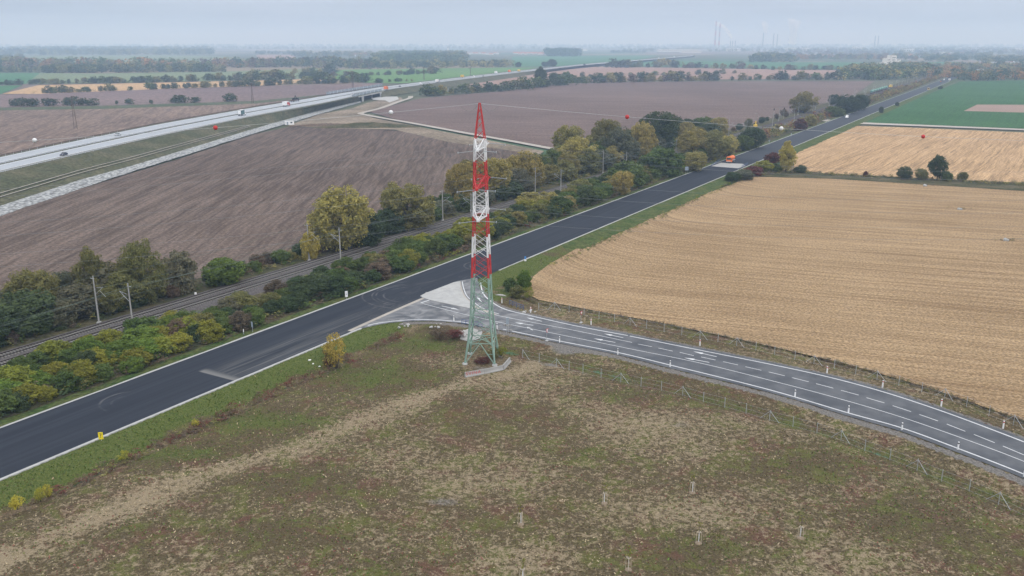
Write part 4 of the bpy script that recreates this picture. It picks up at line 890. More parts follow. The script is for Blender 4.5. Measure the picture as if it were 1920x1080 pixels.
for a in [(0, 159, 25, 159, 3, 7), (31, 159, 42, 159, 1, 9), (52, 157.5, 135, 156.5, 7, 8), (138, 156.5, 162, 155.5, 2, 8), (165, 155.5, 238, 155, 7, 8), (244, 154.5, 300, 154, 6, 9), (304, 153.5, 370, 152.5, 6, 9), (384, 151, 480, 149.5, 9, 11), (480, 149.5, 550, 148, 7, 12)]: row(*a, dk + ['olive'], pl_)
row(550, 137, 620, 135, 6, 10, mixd, 'tree in the clump beside the fresh green field'); row(565, 147, 610, 145, 4, 9, dk, 'tree in the clump beside the fresh green field')
row(605, 143, 775, 140, 14, 6, ['olive', 'brown', 'dkgreen'], 'tree in the hedge across the fresh green field'); row(770, 139, 820, 138, 5, 10, dk, 'tree in the hedge across the fresh green field')
row(706, 155, 718, 155, 2, 8, dk, 'small tree at the edge of the fresh green field'); row(728, 153.5, 775, 152, 5, 4, dk, 'small tree at the edge of the fresh green field')
row(792, 180, 955, 170, 14, 14, ['dkgreen', 'dkgreen', 'green', 'olivegold'], 'tree in the hedge above the mauve ploughed field'); row(960, 168.5, 1072, 158, 9, 16, dk, 'tree in the hedge above the mauve ploughed field')
ptree(1014, 160, 126, 26, 'tall', 'dkgreen', 'tall dark tree in the hedge above the mauve field', FAR, False, 0, 'hedgerow_tree'); ptree(1040, 158, 136, 24, 'round', 'dkgreen', 'rounded dark tree beside the tall hedge tree', FAR, False, 0, 'hedgerow_tree')
row(1072, 156, 1350, 151, 21, 13, mixd, 'tree in the long far row above the mauve field'); row(1362, 150.5, 1430, 149.5, 5, 8, dk, 'tree in the long far row above the mauve field'); row(1440, 150, 1572, 149.5, 10, 11, dk, 'tree in the long far row above the mauve field')
row(1070, 144.5, 1280, 140.5, 14, 6, dk, 'tree in the thin row across the pinkish field'); row(1285, 140.5, 1382, 137.5, 6, 7, dk, 'tree in the thin row across the pinkish field')
row(1135, 127, 1260, 126, 10, 11, mixd, 'tree behind the pinkish field'); row(1262, 127, 1440, 130, 12, 9, mixd, 'tree behind the pinkish field'); row(1440, 131, 1580, 131, 10, 8, mixd, 'tree behind the pinkish field')
for x, y, h, w in [(972, 126, 10, 12), (1035, 125, 14, 18), (1022, 125, 10, 14)]: ptree(x, y, y - h, w, 'round', 'dkgreen', 'dark tree on the blue-green far field', FAR, False, 0, 'hedgerow_tree')

FARW.build('hedgerow_scrub', 'low scrub along the far hedgerows', 'scrub')
# woods and far tree belts that read as one mass
def mass(name, regions, label, kind='stuff'):
    Vs, Cs = [], []; r = np.random.default_rng(hash(label) % 1000 if False else len(label))
    for poly, n, hr, tints in regions:
        pl = [P(x, y) for x, y in poly]; xx = [p.x for p in pl]; yy = [p.y for p in pl]; k = 0; tr_ = 0
        while k < n and tr_ < 80:
            tr_ += 1; X = r.uniform(min(xx), max(xx), n * 3); Y = r.uniform(min(yy), max(yy), n * 3); ok = in_poly(X, Y, pl)
            for x, y in zip(X[ok], Y[ok]):
                if k >= n: break
                k += 1; h = r.uniform(*hr) * 1.2; w = h * r.uniform(.9, 1.5); A = LO[r.integers(4)]; a = r.uniform(0, 6.28); ca_, sa_ = math.cos(a), math.sin(a)
                Vs.append(np.stack([x + (A[:, 0] * ca_ - A[:, 1] * sa_) * w, y + (A[:, 0] * sa_ + A[:, 1] * ca_) * w, A[:, 2] * h - .2], 1))
                t = np.array(TINT[tints[r.integers(len(tints))]]) * r.uniform(.75, 1.25); Cs.append(np.tile(np.append(t, 1.0), (len(A), 1)))
    me = quad_mesh(name, np.concatenate(Vs), M['mass']); ca2 = me.color_attributes.new('tint', 'FLOAT_COLOR', 'POINT'); ca2.data.foreach_set('color', np.concatenate(Cs).astype(np.float32).ravel())
    return props(link(name, me), label, 'wood', None, 'stuff')
mass('far_wood', [([(0, 104), (400, 102.5), (395, 98), (0, 99)], 420, (16, 26), ['dkgreen', 'dkgreen', 'olive']), ([(0, 99), (400, 98), (390, 93), (30, 94)], 260, (22, 32), ['dkgreen', 'olive'])], 'hazy blue wood along the far left horizon')
mass('far_wood', [([(690, 119), (870, 119), (880, 111), (860, 104), (720, 104)], 420, (14, 24), ['dkgreen', 'dkgreen', 'green', 'olive'])], 'dark wooded hill beyond the motorway')
mass('far_wood', [([(1025, 106), (1085, 106), (1085, 102), (1025, 102)], 90, (24, 30), ['dkgreen'])], 'square dark plantation near the red-roofed village')
mass('far_wood', [([(1405, 117), (1490, 117), (1480, 109), (1420, 107)], 160, (13, 22), ['dkgreen', 'dkgreen', 'olive'])], 'dark clump of trees in the far plain')
mass('far_wood', [([(1572, 150), (1640, 151), (1720, 147), (1760, 138), (1700, 128), (1600, 132), (1575, 142)], 330, (9, 16), ['dkgreen', 'dkgreen', 'olive', 'green', 'olivegold'])], 'dark wood behind the railway wagons')
mass('tree_belt', [([(85, 137), (420, 135), (418, 132.5), (90, 134)], 190, (10, 15), ['dkgreen', 'dkgreen', 'olive']), ([(0, 130), (480, 127), (480, 123), (0, 124)], 210, (9, 21), ['dkgreen', 'olive', 'brown', 'orange', 'green']), ([(0, 137), (85, 136), (85, 132), (0, 131)], 40, (6, 10), ['dkgreen', 'olive']), ([(0, 121), (45, 121), (45, 108), (0, 106)], 60, (10, 16), ['dkgreen', 'olive'])], 'mixed far tree belts behind the green fields')
mass('tree_belt', [([(480, 127), (620, 127), (700, 130), (700, 122), (600, 119), (480, 121)], 170, (10, 20), ['dkgreen', 'olive', 'brown', 'dkgreen']), ([(620, 130), (960, 126), (960, 122), (700, 122)], 200, (8, 15), ['dkgreen', 'olive', 'olivegold', 'dkgreen']), ([(550, 108), (690, 108), (700, 102), (550, 102)], 120, (12, 20), ['dkgreen', 'olive']), ([(480, 102.5), (580, 102.5), (580, 100), (480, 100)], 60, (10, 16), ['dkgreen'])], 'mixed far tree belts beside the wooded hill')
mass('tree_belt', [([(1490, 112), (1720, 113), (1720, 106), (1560, 106), (1490, 107)], 200, (8, 16), ['dkgreen', 'olive', 'brown', 'orange']), ([(1740, 118), (1860, 112), (1860, 104), (1720, 104)], 170, (9, 16), ['dkgreen', 'dkgreen', 'olive']), ([(1440, 99), (1720, 98), (1900, 97), (1900, 93), (1440, 94)], 300, (12, 22), ['dkgreen', 'olive']), ([(1700, 128), (1800, 128), (1810, 124), (1700, 124)], 60, (7, 12), ['dkgreen', 'olive', 'orange'])], 'hazy tree belts in front of the far town')
mass('tree_belt', [([(1800, 152), (1985, 150), (1985, 140), (1880, 141), (1795, 146)], 150, (7, 13), ['dkgreen', 'dkgreen', 'olive', 'orange']), ([(1810, 132), (1920, 134), (1920, 126), (1800, 127)], 110, (8, 13), ['olive', 'orange', 'olivegold', 'dkgreen']), ([(1720, 147), (1800, 146), (1800, 132), (1740, 136)], 110, (8, 13), ['dkgreen', 'olive', 'orange'])], 'trees around the depot beyond the green crop')
mass('horizon_wood', [([(-900, 93), (2800, 93), (2800, 90), (-900, 90)], 1500, (14, 24), ['dkgreen', 'dkgreen', 'olive', 'green']), ([(-900, 89), (2800, 89), (2800, 87), (-900, 87)], 1500, (22, 40), ['dkgreen', 'dkgreen'])], 'faint blue woods along the whole horizon')
mass('town_trees', [([(1480, 104), (2000, 104), (2000, 96), (1480, 97)], 420, (9, 18), ['dkgreen', 'olive', 'dkgreen', 'brown']), ([(1850, 124), (2000, 124), (2000, 108), (1830, 110)], 160, (9, 16), ['dkgreen', 'olive', 'dkgreen'])], 'trees scattered through the hazy far town')
mass('tree_belt', [([(1170, 97), (1440, 97), (1440, 94), (1170, 94)], 180, (10, 18), ['dkgreen', 'olive']), ([(1145, 99.5), (1210, 99.5), (1210, 98), (1145, 98)], 40, (10, 14), ['dkgreen'])], 'hazy tree lines before the far factory')

# ------------------------------------------------------------------ the lattice pylon
TX, TY = tower_xy.x, tower_xy.y + 0.2
pyl = empty('lattice_pylon', (TX, TY, 0), math.radians(-7), 'tall lattice pylon banded red and white above a pale green base', 'pylon')
ZW = [(0, 5.5), (3.9, 4.45), (9.1, 3.45), (15.9, 2.95), (23.3, 2.5), (31.2, 2.15), (40.0, 1.7), (46.2, 0.22)]
hw = lambda z: float(np.interp(z, [a for a, _ in ZW], [b for _, b in ZW])) / 2
bandz = [(0, 15.9, 'green'), (15.9, 19.6, 'red'), (19.6, 23.3, 'pyl_white'), (23.3, 26.9, 'red'), (26.9, 31.2, 'pyl_white'), (31.2, 36.4, 'red'), (36.4, 40.05, 'pyl_white'), (40.05, 46.2, 'red')]
pm_ = lambda z: M[[c_ for a, b, c_ in bandz if a <= z < b or z >= 46.2][0 if z < 46.2 else -1]]
CORN = [(-1, -1), (1, -1), (1, 1), (-1, 1)]
def corner(k, z): h_ = hw(z); return Vector((CORN[k % 4][0] * h_, CORN[k % 4][1] * h_, z))
for a, b, cn in bandz:
    cuts = [a] + [z for z, _ in ZW if a < z < b] + [b]
    for k in range(4):
        mb = MB(); wd = 0.24 if b < 24 else 0.18 if b < 41 else 0.12
        for z0, z1 in zip(cuts[:-1], cuts[1:]): mb.bar(corner(k, z0), corner(k, z1), wd)
        mb.build('leg', M[cn], pyl)
lev = [3.9, 6.5, 9.1, 11.4, 13.7, 15.9, 17.75, 19.6, 21.45, 23.3, 25.1, 26.9, 28.4, 29.8, 31.2, 33.0, 34.7, 36.4, 38.2, 40.05, 41.7, 43.1, 44.3, 45.3]
for z0, z1 in zip(lev[:-1], lev[1:]):
    wd = 0.085 if z0 < 16 else 0.065 if z0 < 40 else 0.05
    for k in range(4):
        for a, b in ((corner(k, z0), corner(k + 1, z1)), (corner(k + 1, z0), corner(k, z1))): MB().bar(a, b, wd).build('brace', pm_((z0 + z1) / 2), pyl)
for k in range(4):
    mid = (corner(k, 3.9) + corner(k + 1, 3.9)) / 2
    for q in (k, k + 1):
        MB().bar(corner(q, 0.1), mid, 0.14).build('brace', M['green'], pyl); MB().bar(corner(q, 2.0), corner(q, 0.1).lerp(mid, .5), 0.08).build('brace', M['green'], pyl)
    for z in (3.9, 9.1, 26.9, 28.4, 32.2, 33.6, 38.7, 40.05): MB().bar(corner(k, z), corner(k + 1, z), 0.12).build('horizontal_strut', pm_(z - .01), pyl)
    f = MB().tube([corner(k, -0.9), corner(k, 0.25)], [0.55, 0.45], 12); f.build('footing', M['conc_pale'], pyl, True)
MB().bar(corner(0, 3.9), corner(2, 3.9), .1).build('horizontal_strut', M['green'], pyl); MB().bar(corner(1, 3.9), corner(3, 3.9), .1).build('horizontal_strut', M['green'], pyl)
tips = []
for z, L, cn in ((27.0, 4.6, 'pyl_white'), (32.5, 6.0, 'red'), (38.8, 4.8, 'pyl_white')):
    for sg, ks in ((-1, (0, 1)), (1, (3, 2))):
        h_ = hw(z); tip = Vector((0.45, sg * (h_ + L), z)); mb = MB()
        for k in ks:
            a, b = corner(k, z), corner(k, z + 1.5); mb.bar(a, tip, .14); mb.bar(b, tip + Vector((0, 0, .12)), .12)
            for t0, t1 in ((.3, .3), (.3, .62), (.62, .62)): mb.bar(a.lerp(tip, t0), b.lerp(tip, t1), .07)
        l_, r_ = corner(ks[0], z), corner(ks[1], z)
        for t0, t1 in ((0, .28), (.28, .55), (.55, .8)): mb.bar(l_.lerp(tip, t0), r_.lerp(tip, t1), .08); mb.bar(r_.lerp(tip, t0), l_.lerp(tip, t1), .08); mb.bar(l_.lerp(tip, t1), r_.lerp(tip, t1), .08)
        mb.box(tip, (.5, .25, .3)); mb.build('crossarm', M[cn], pyl); tips.append((tip, z))
Rp = Matrix.Rotation(math.radians(-7), 3, 'Z'); base = Vector((TX, TY, 0))
DL, DR = Vector((-1, -0.02, 0)).normalized(), Vector((math.cos(math.radians(14)), math.sin(math.radians(14)), 0))
def cable(start, d, sl, cv, n=40, L=170): return [start + d * (L * k / n) + Vector((0, 0, -sl * (L * k / n) + cv * (L * k / n) ** 2)) for k in range(n + 1)]
M['insul'] = plain('grey_insulator', (0.30, 0.33, 0.36), 0.35, 0.1, 3)
for tip, z in tips:
    w_ = base + Rp @ tip; nr = 'camera-side' if False else ('meadow-side' if tip.y < 0 else 'road-side'); lv = {27.0: 'lower', 32.5: 'middle', 38.8: 'upper'}[z]
    ends = []
    for d, nm, sl in ((DL, 'motorway', .125), (DR, 'stubble field', .125)):
        e = w_ + d * 3.2 + Vector((0, 0, -.35)); ends.append(e); mb = MB(); st_ = (w_ + d * .3) - base; en_ = e - base; Ri = Rp.transposed()
        pts = [Ri @ st_.lerp(en_, k / 24) for k in range(25)]
        mb.tube(pts, [.03 if k % 2 else .075 for k in range(25)], 6); mb.build('insulator', M['insul'], pyl)
        MB().bar(Ri @ (en_ + Vector((0, -.25, 0))), Ri @ (en_ + Vector((0, .25, 0))), .1, .3).build('arcing_horn', M['galv'], pyl)
        mb = MB().tube(cable(e, d, sl, .00042), .0155, 5)
        props(mb.build('power_cable', M['wire']), f'power cable from the {lv} {nr} pylon arm towards the {nm}', 'cable', 'power cables of the pylon')
    mb = MB().tube([ends[0].lerp(ends[1], k / 12) + Vector((0, 0, -1.6 * math.sin(math.pi * k / 12))) for k in range(13)], .03, 5)
    props(mb.build('jumper_cable', M['wire']), f'slack jumper cable below the {lv} {nr} pylon arm', 'cable', 'power cables of the pylon')
topw = base + Vector((0, 0, 46.1))
for d, balls, nm in ((DL, [(733, 210, 'white', 'above the pale dirt track'), (404, 240, 'red', 'seen against the motorway embankment'), (65, 263, 'white', 'seen beyond the motorway over bare rows')], 'motorway'), (DR, [(1176, 219, 'red', 'over the mauve ploughed field'), (1465, 241, 'white', 'over the autumn hedge and railway'), (1731, 256, 'red', 'over the far stubble field')], 'stubble field')):
    ts, zs = [], []
    for x, y, cn, lb in balls:
        # nearest point of the vertical plane of the wire to the pixel ray
        r = ray(x, y); t = -(topw.x * d.y - topw.y * d.x) / (-(r.x * d.y - r.y * d.x)); pt = Vector((0, 0, H)) + r * t
        ts.append((pt - topw).xy.dot(d.xy)); zs.append(pt.z - topw.z)
    A_ = np.array([[t, t * t] for t in ts]); k1, k2 = np.linalg.lstsq(A_, np.array(zs), rcond=None)[0]
    wire = [topw + d * t + Vector((0, 0, k1 * t + k2 * t * t)) for t in np.linspace(0.2, 135, 46)]
    props(MB().tube(wire, .024, 5).build('earth_wire', M['galv']), f'earth wire with marker balls from the pylon top towards the {nm}', 'cable', 'earth wires of the pylon')
    MB().tube([Rp.transposed() @ (topw + d * t + Vector((0, 0, k1 * t + k2 * t * t - (1.1 * math.sin(math.pi * t / 3.4)))) - base) for t in np.linspace(.1, 3.3, 9)], .03, 5).build('bonding_wire', M['wire'], pyl)
    for t, (x, y, cn, lb) in zip(ts, balls):
        b = empty('marker_ball', topw + d * t + Vector((0, 0, k1 * t + k2 * t * t)), 0, f'{cn} aviation marker ball on the earth wire {lb}', 'marker ball', 'marker balls on the earth wire'); mm = M['red' if cn == 'red' else 'pyl_white']
        for sg, nm2 in ((1, 'upper_shell'), (-1, 'lower_shell')):
            mb = MB(); rings = [[Vector((math.cos(a) * math.cos(e) * .38, math.sin(a) * math.cos(e) * .38, sg * (math.sin(e) * .38 + .006))) for a in np.linspace(0, 2 * math.pi, 16, endpoint=False)] for e in np.linspace(0, 1.45, 6)]
            fs = [(i * 16 + j, i * 16 + (j + 1) % 16, (i + 1) * 16 + (j + 1) % 16, (i + 1) * 16 + j) for i in range(5) for j in range(16)] + [tuple(80 + j for j in range(16))]
            mb.add([v for rr in rings for v in rr], fs); mb.build(nm2, mm, b, True)
        MB().tube([Vector((-.5, 0, 0)), Vector((.5, 0, 0))], .05, 6).build('clamp', M['galv'], b)

# ------------------------------------------------------------------ concrete barriers with graffiti
def barrier(a, b, label, text=None):
    d = b - a; L = d.length - 0.04; rz = math.atan2(d.y, d.x)
    r = empty('concrete_barrier', (a + b) / 2, rz, label, 'barrier', 'concrete barriers by the pylon')
    prof = [(-.30, 0), (.30, 0), (.30, .08), (.14, .35), (.09, .85), (-.09, .85), (-.14, .35), (-.30, .08)]; n = len(prof)
    mb = MB().add([(x, y, z) for x in (-L / 2, L / 2) for y, z in prof], [(k, (k + 1) % n, n + (k + 1) % n, n + k)[::-1] for k in range(n)] + [tuple(range(n)), tuple(range(n, 2 * n))[::-1]])
    mb.build('block', M['conc'], r)
    if text:
        cu = bpy.data.curves.new('graffiti', 'FONT'); cu.body = text; cu.size = 0.98; cu.align_x = 'CENTER'; cu.align_y = 'CENTER'; cu.space_character = 1.12; cu.offset = 0.012
        to = bpy.data.objects.new('tmp_text', cu); COL.objects.link(to); bpy.context.view_layer.update()
        gm = bpy.data.meshes.new_from_object(to.evaluated_get(bpy.context.evaluated_depsgraph_get())); bpy.data.objects.remove(to)
        gm.materials.clear(); gm.materials.append(plain('faded_red_spray', (0.42, 0.09, 0.09), 0.9, 0.25, 5)); o = link('graffiti', gm, r)
        o.location = (-0.25, -.136, .52); o.rotation_euler = (math.radians(90 - 6), 0, 0); o.scale = (1.0, .82, 1)
b0, b1, b2, b3 = P(871.5, 707), P(907.5, 700.5), P(943, 693), P(956, 678)
barrier(b0, b1, 'concrete barrier with red SVINA graffiti in front of the pylon', 'SVINA'); barrier(b1, b2, 'plain concrete barrier between the graffiti barrier and the angled one'); barrier(b2, b3, 'plain concrete barrier set at an angle beside the pylon')

# ------------------------------------------------------------------ fences, posts, stakes, signs
def zg(p):                               # ground height near the side road
    z = near_fields(np.array([p.x]), np.array([p.y]))[0][0]; return float(z)
def on(x, y, dz=0.0): p = P(x, y, -0.05); return Vector((p.x, p.y, zg(p) + dz))
def fence(posts, braced, label):
    L = [on(x, y) for x, y in posts]; r = empty('wire_fence', L[0], 0, label, 'fence', 'wire fences along the side road'); o0 = L[0]; hh = 1.75
    q = MB().tube([(0, 0, -.3), (0, 0, hh)], .05, 6); pm2 = mesh('post', q.v, q.f, M['galv'])
    for i, p in enumerate(L):
        o = link('post', pm2, r); o.location = p - o0
        if posts[i][0] in braced:
            for j in (-1, 1):
                if 0 <= i + j < len(L):
                    d = (L[i + j] - p).normalized(); MB().tube([p + Vector((0, 0, hh - .15)) - o0, p + d * 1.6 - o0 + Vector((0, 0, -.05))], .035, 6).build('brace', M['galv'], r)
    for z in (.15, .85, 1.6):
        mb = MB()
        for a, b in zip(L[:-1], L[1:]): mb.tube([a - o0 + Vector((0, 0, z)), b - o0 + Vector((0, 0, z))], .009, 4, 0, False)
        mb.build('line_wire', M['galv'], r)
fence([(980, 667), (1011, 675), (1043, 685), (1067, 690), (1093, 696), (1127, 704), (1164, 711.5), (1202, 720), (1240, 729), (1280, 738), (1319, 749), (1359, 759), (1399, 771), (1443, 784), (1487, 795), (1532, 807), (1577, 821), (1622, 839), (1669, 856), (1720, 876), (1766, 896), (1818, 915), (1873, 939), (1930, 965), (1990, 992)], {980, 1043, 1164, 1280, 1443, 1577, 1720, 1873}, 'wire fence with braced steel posts between meadow and side road')
fence([(1010, 582), (1040, 581), (1067, 586), (1095, 592), (1123, 599), (1152, 604), (1181, 611), (1212, 617), (1245, 623), (1278, 629), (1312, 636), (1346, 642), (1381, 649), (1417, 657), (1452, 665), (1490, 674), (1526, 682), (1564, 691), (1604, 702), (1644, 712), (1685, 722), (1728, 735), (1771, 746), (1812, 762), (1854, 779), (1900, 796), (1950, 815)], {1040, 1181, 1312, 1381, 1526, 1644, 1771, 1900}, 'wire fence with braced steel posts along the stubble field')
def delineator(x, y, band, label):
    r = empty('delineator_post', on(x, y), 0, label, 'marker post', 'white roadside delineator posts')
    MB().box((0, 0, .42), (.2, .17, 1.04), 0, .4, (.85, .85)).build('post', M['carwhite'], r); MB().box((0, 0, 1.02), (.205, .175, .16), 0, .4).build('band', M['dark'] if band == 'k' else M['red'], r); MB().box((0, 0, 1.17), (.18, .15, .14), 0, .4, (.8, .8)).build('cap', M['carwhite'], r)
for x, y in [(941, 570), (995, 588.5), (1108, 611.5), (1312, 650.5), (1550, 702.5), (1654, 730), (1764, 765), (1880, 806.5)]: delineator(x, y, 'r', 'white delineator post with red band on the stubble side of the side road')
for x, y in [(851, 606), (932, 621), (1049, 646), (1158, 669), (1256, 692), (1490, 748), (1590, 778.5), (1690, 811), (1795, 848), (1919, 899)]: delineator(x, y, 'k', 'white delineator post with black band on the meadow side of the side road')
def stake(x, y, label):
    r = empty('staked_sapling', on(x, y), random.random() * 6, label, 'sapling', 'staked saplings in the meadow')
    MB().tube([(0, 0, 0), (.02, 0, .8), (0, .02, 1.5)], [.065, .055, .045], 8).build('wrapped_trunk', M['pyl_white'], r)
    for k in range(3): a = k * 2.09; MB().tube([(.36 * math.cos(a), .36 * math.sin(a), -.1), (.3 * math.cos(a), .3 * math.sin(a), 1.55)], .03, 6).build('stake', M['wood'], r)
    for k in range(3):
        a, b = k * 2.09, (k + 1) * 2.09; MB().bar((.3 * math.cos(a), .3 * math.sin(a), 1.48), (.3 * math.cos(b), .3 * math.sin(b), 1.48), .05, .08).build('crossbar', M['wood'], r)
    mb = MB().tube([(0, 0, 1.4), (.03, .05, 2.2), (.0, .1, 2.9)], [.025, .015, .005], 5)
    for k in range(5): a = k * 1.3; mb.tube([(0, 0, 1.6 + k * .2), (.3 * math.cos(a), .3 * math.sin(a), 2.0 + k * .22)], [.012, .004], 4)
    mb.build('twig', M['bark'], r)
    V, _ = crown_arrays(int(x), 'wispy', 12, 7, .055, .1); V = V * np.array([.9, .9, 1.6]) + np.array([0, 0, 1.45]); lf = link('leaf_tuft', quad_mesh('leaf_tuft', V, M['leaf']), r); lf.color = (*TINT['yelgreen'], 1)
    f = MB().tube([(0, 0, -.15), (0, 0, .1), (0, 0, .2)], [.5, .36, .1], 12); f.build('mulch_mound', M['mound'], r, True)
for (x, y), lb in zip([(976.5, 984), (1133, 945), (1298, 925), (1309.5, 1019), (1178, 1069), (1500, 1009), (980, 1090)], ['staked sapling beside a small grey bare spot', 'staked sapling in straw-coloured grass', 'staked sapling beside the gravelly bare patch', 'staked sapling beside dark green grass', 'staked sapling with a wide mulch mound', 'staked sapling near reddish grass', 'staked sapling at the near rim of the meadow']): stake(x, y, lb)

def sign(name, loc, h, shape, mat, label, w=.9, hp_=.9, rz=0.0, posts=(0,), extra=None, back=None, grp=None):
    r = empty(name, loc, rz, label, 'sign', grp)
    for px_ in posts: MB().tube([(px_, .05, -.2), (px_, .05, h)], .04, 6).build('post', M['galv'], r)
    if shape == 'rect': MB().box((0, 0, h - hp_ / 2), (w, .05, hp_)).build('panel', mat, r)
    elif shape == 'tri':
        q = [(-w / 2, h), (w / 2, h), (0, h - w * .87)] if extra == 'down' else [(-w / 2, h - w * .87), (w / 2, h - w * .87), (0, h)]
        for dy, sc, mt, nm2 in ((0, 1, M['red'], 'panel'), (-.02, .62, M['carwhite'], 'panel_face')):
            cz = sum(b for _, b in q) / 3; p2 = [(a * sc, cz + (b - cz) * sc) for a, b in q]
            mb = MB().add([(a, dy - .012, b) for a, b in p2] + [(a, dy + .012, b) for a, b in p2], [(0, 1, 2), (5, 4, 3), (0, 3, 4, 1), (1, 4, 5, 2), (2, 5, 3, 0)]); mb.build(nm2, mt, r)
    return r
def rect_marks(r, rects, mat, nm='mark'):
    for x, z, w, h_ in rects: MB().box((x, -.032, z), (w, .012, h_)).build(nm, mat, r)
p = W(0, 0); q = P(190, 826, .3); r = sign('warning_panel', q, 1.3, 'rect', M['yellow'], 'yellow sign panel at the road kerb beside the meadow', .66, 1.1, .15); rect_marks(r, [(0, 1.1, .3, .07), (0, .8, .08, .36), (-.06, .5, .22, .06), (.08, .92, .22, .06)], M['rust'])
q = P(650, 561, .3); r = sign('notice_panel', q, 1.9, 'rect', M['carwhite'], 'white notice panel at the hedge side of the trunk road', .62, 1.35, .5); rect_marks(r, [(0, 1.45, .36, .12), (0, 1.1, .3, .3)], M['galv'])
q = P(473.5, 622, .3); sign('road_sign', q, 2.1, 'rect', M['signback'], 'blue-grey road sign at the hedge foot beside the trunk road', .45, 1.15, -.6)
q = P(457, 626, .3); MBx = sign('road_sign', q, 1.0, 'rect', M['carwhite'], 'small white marker at the hedge foot beside the blue-grey sign', .14, .6, .3)
q = P(1287, 327, .3); sign('road_sign', q, 3.4, 'rect', M['signback'], 'large grey sign panel on a post by the road hedge', 1.9, 1.6, .5, (-.4, .4))
q = P(985, 489, .35); r = sign('road_sign', q, 1.2, 'rect', M['signblue'], 'small blue sign on a white base beside the trunk road', .42, .75, .1); MB().box((0, 0, .1), (.5, .4, .3)).build('base', M['carwhite'], r)
q = on(1089.5, 607.5); r = sign('road_sign', q, 2.5, 'tri', M['red'], 'red and white triangle sign on the stubble side of the side road', 1.0, .9, 1.0, (0,), 'down'); MB().box((0, 0, .08), (.8, .5, .16)).build('base', M['conc_pale'], r)
q = on(1025.5, 642.5); r = sign('road_sign', q, 2.5, 'tri', M['red'], 'red and white triangle sign on the meadow side of the side road', 1.0, .9, 1.0, (0,), 'down'); MB().box((0, 0, .08), (.8, .5, .16)).build('base', M['conc_pale'], r)
q = on(951.5, 628.5); r = sign('road_sign', q, 3.3, 'rect', M['signback'], 'tall grey sign back beside the pylon at the side road', .52, 1.3, .15, (-.15, .15)); rect_marks(r, [(0, 2.95, .5, .03), (0, 2.6, .5, .03), (0, 2.25, .5, .03)], M['galv'], 'rib')
for x, y in ((1442, 271), (1483, 258)): sign('road_sign', P(x, y, .2), 2.6, 'rect', M['signback'], 'small grey sign on a post by the autumn hedge beyond the culvert', .7, .8, .5, (0,), None, None, 'small signs beyond the culvert')
def railing(a, b, label, n=4, h=1.05):
    r = empty('railing', a, 0, label, 'railing', 'blue culvert railings'); d = b - a
    for k in range(n + 1): MB().tube([d * (k / n) + Vector((0, 0, -.3)), d * (k / n) + Vector((0, 0, h))], .05, 6).build('post', M['blue'], r)
    for z in (.35, .7, 1.05): MB().tube([Vector((0, 0, z)), d + Vector((0, 0, z))], .045, 6).build('rail', M['blue'], r)
railing(on(955, 572), on(982, 583), 'blue railing at the culvert before the stubble field tip'); railing(on(866, 611), on(904, 618), 'blue railing at the culvert behind the pylon', 5)
railing(P(1334, 312, .4), P(1350, 302.5, .4), 'blue railing on the hedge side of the concrete deck', 6); railing(P(1391, 314, .4), P(1402, 309, .4), 'blue railing on the field side of the concrete deck', 5)

def rock(loc, s, seed, label, mat=None, grp=None, flat=.6, nm='stone'):
    bm = bmesh.new(); bmesh.ops.create_icosphere(bm, subdivisions=2, radius=1); r = random.Random(seed)
    for v in bm.verts: k = 1 + .28 * math.sin(v.co.x * 3 + seed) * math.cos(v.co.y * 2.5 + seed) + r.uniform(-.1, .1); v.co = Vector((v.co.x * s * k, v.co.y * s * .8 * k, v.co.z * s * flat * k))
    me = bpy.data.meshes.new(nm); bm.to_mesh(me); bm.free(); me.materials.append(mat or M['stone']); o = link(nm, me); o.location = loc; o.rotation_euler = (0, 0, r.random() * 6); return props(o, label, 'stone', grp)
k = 0
for cx, cy, n, rr, lb in [(866, 625, 16, 1.6, 'grey rubble stone at the culvert mouth behind the pylon'), (930, 617, 14, 2.4, 'dark rubble stone at the side road shoulder'), (765, 614, 6, 1.4, 'pale stone on the green bank at the junction'), (815, 613, 5, 1.2, 'pale stone on the green bank at the junction'), (990, 586, 8, 1.2, 'pale stone below the blue railing')]:
    for _ in range(n):
        k += 1; q = on(cx, cy); q = q + Vector((random.uniform(-rr, rr) * 1.4, random.uniform(-rr, rr), .08)); rock(q, random.uniform(.2, .5), k, lb, M['gravel'] if 'dark' in lb else M['stone'], 'rubble stones')
q = on(939, 554.5); rb_ = rock(q + Vector((0, 0, .0)), 1.3, 77, 'long white rubble bag in the grass corner', M['stone'], None, .3, 'rubble_bag'); rb_.scale = (1, .33, 1); rb_.rotation_euler = (0, 0, -.3); rock(on(801, 552) + Vector((0, 0, .25)), .5, 78, 'grey rubble lump on the traffic island tip', M['conc'], None, .6); rock(on(787, 555) + Vector((0, 0, .2)), .55, 79, 'dark rubble lump beside the traffic island tip', M['gravel'], None, .4)
for x, y, lb in [(581, 676, 'largest white litter scrap on the green verge'), (587, 681, 'middle white litter scrap on the green verge'), (599, 684, 'smallest white litter scrap on the green verge')]: rock(on(x, y, .1), .2 if x > 585 else .3, x, lb, M['carwhite'], None, .4, 'litter')
for x, y, lb in [(1799, 392, 'grey stone heap in weeds at the stubble edge of the wheel circles'), (1886, 450, 'pale stone heap in the stubble, larger of two'), (1734, 348, 'pale stone on the stubble rim by the weedy strip')]:
    rock(P(x, y, .3), .8, x, lb, M['conc_pale'], None, .7); 
    wd_ = Weeds()
    for k in range(14): wd_.add(P(x, y) + Vector((random.gauss(0, 2.2), random.gauss(.3, .8), 0.05)), random.uniform(.8, 1.4), random.uniform(.3, .6), random.choice(['brown', 'olive', 'grey']))
    wd_.build('weeds', 'dry weeds around the ' + lb)
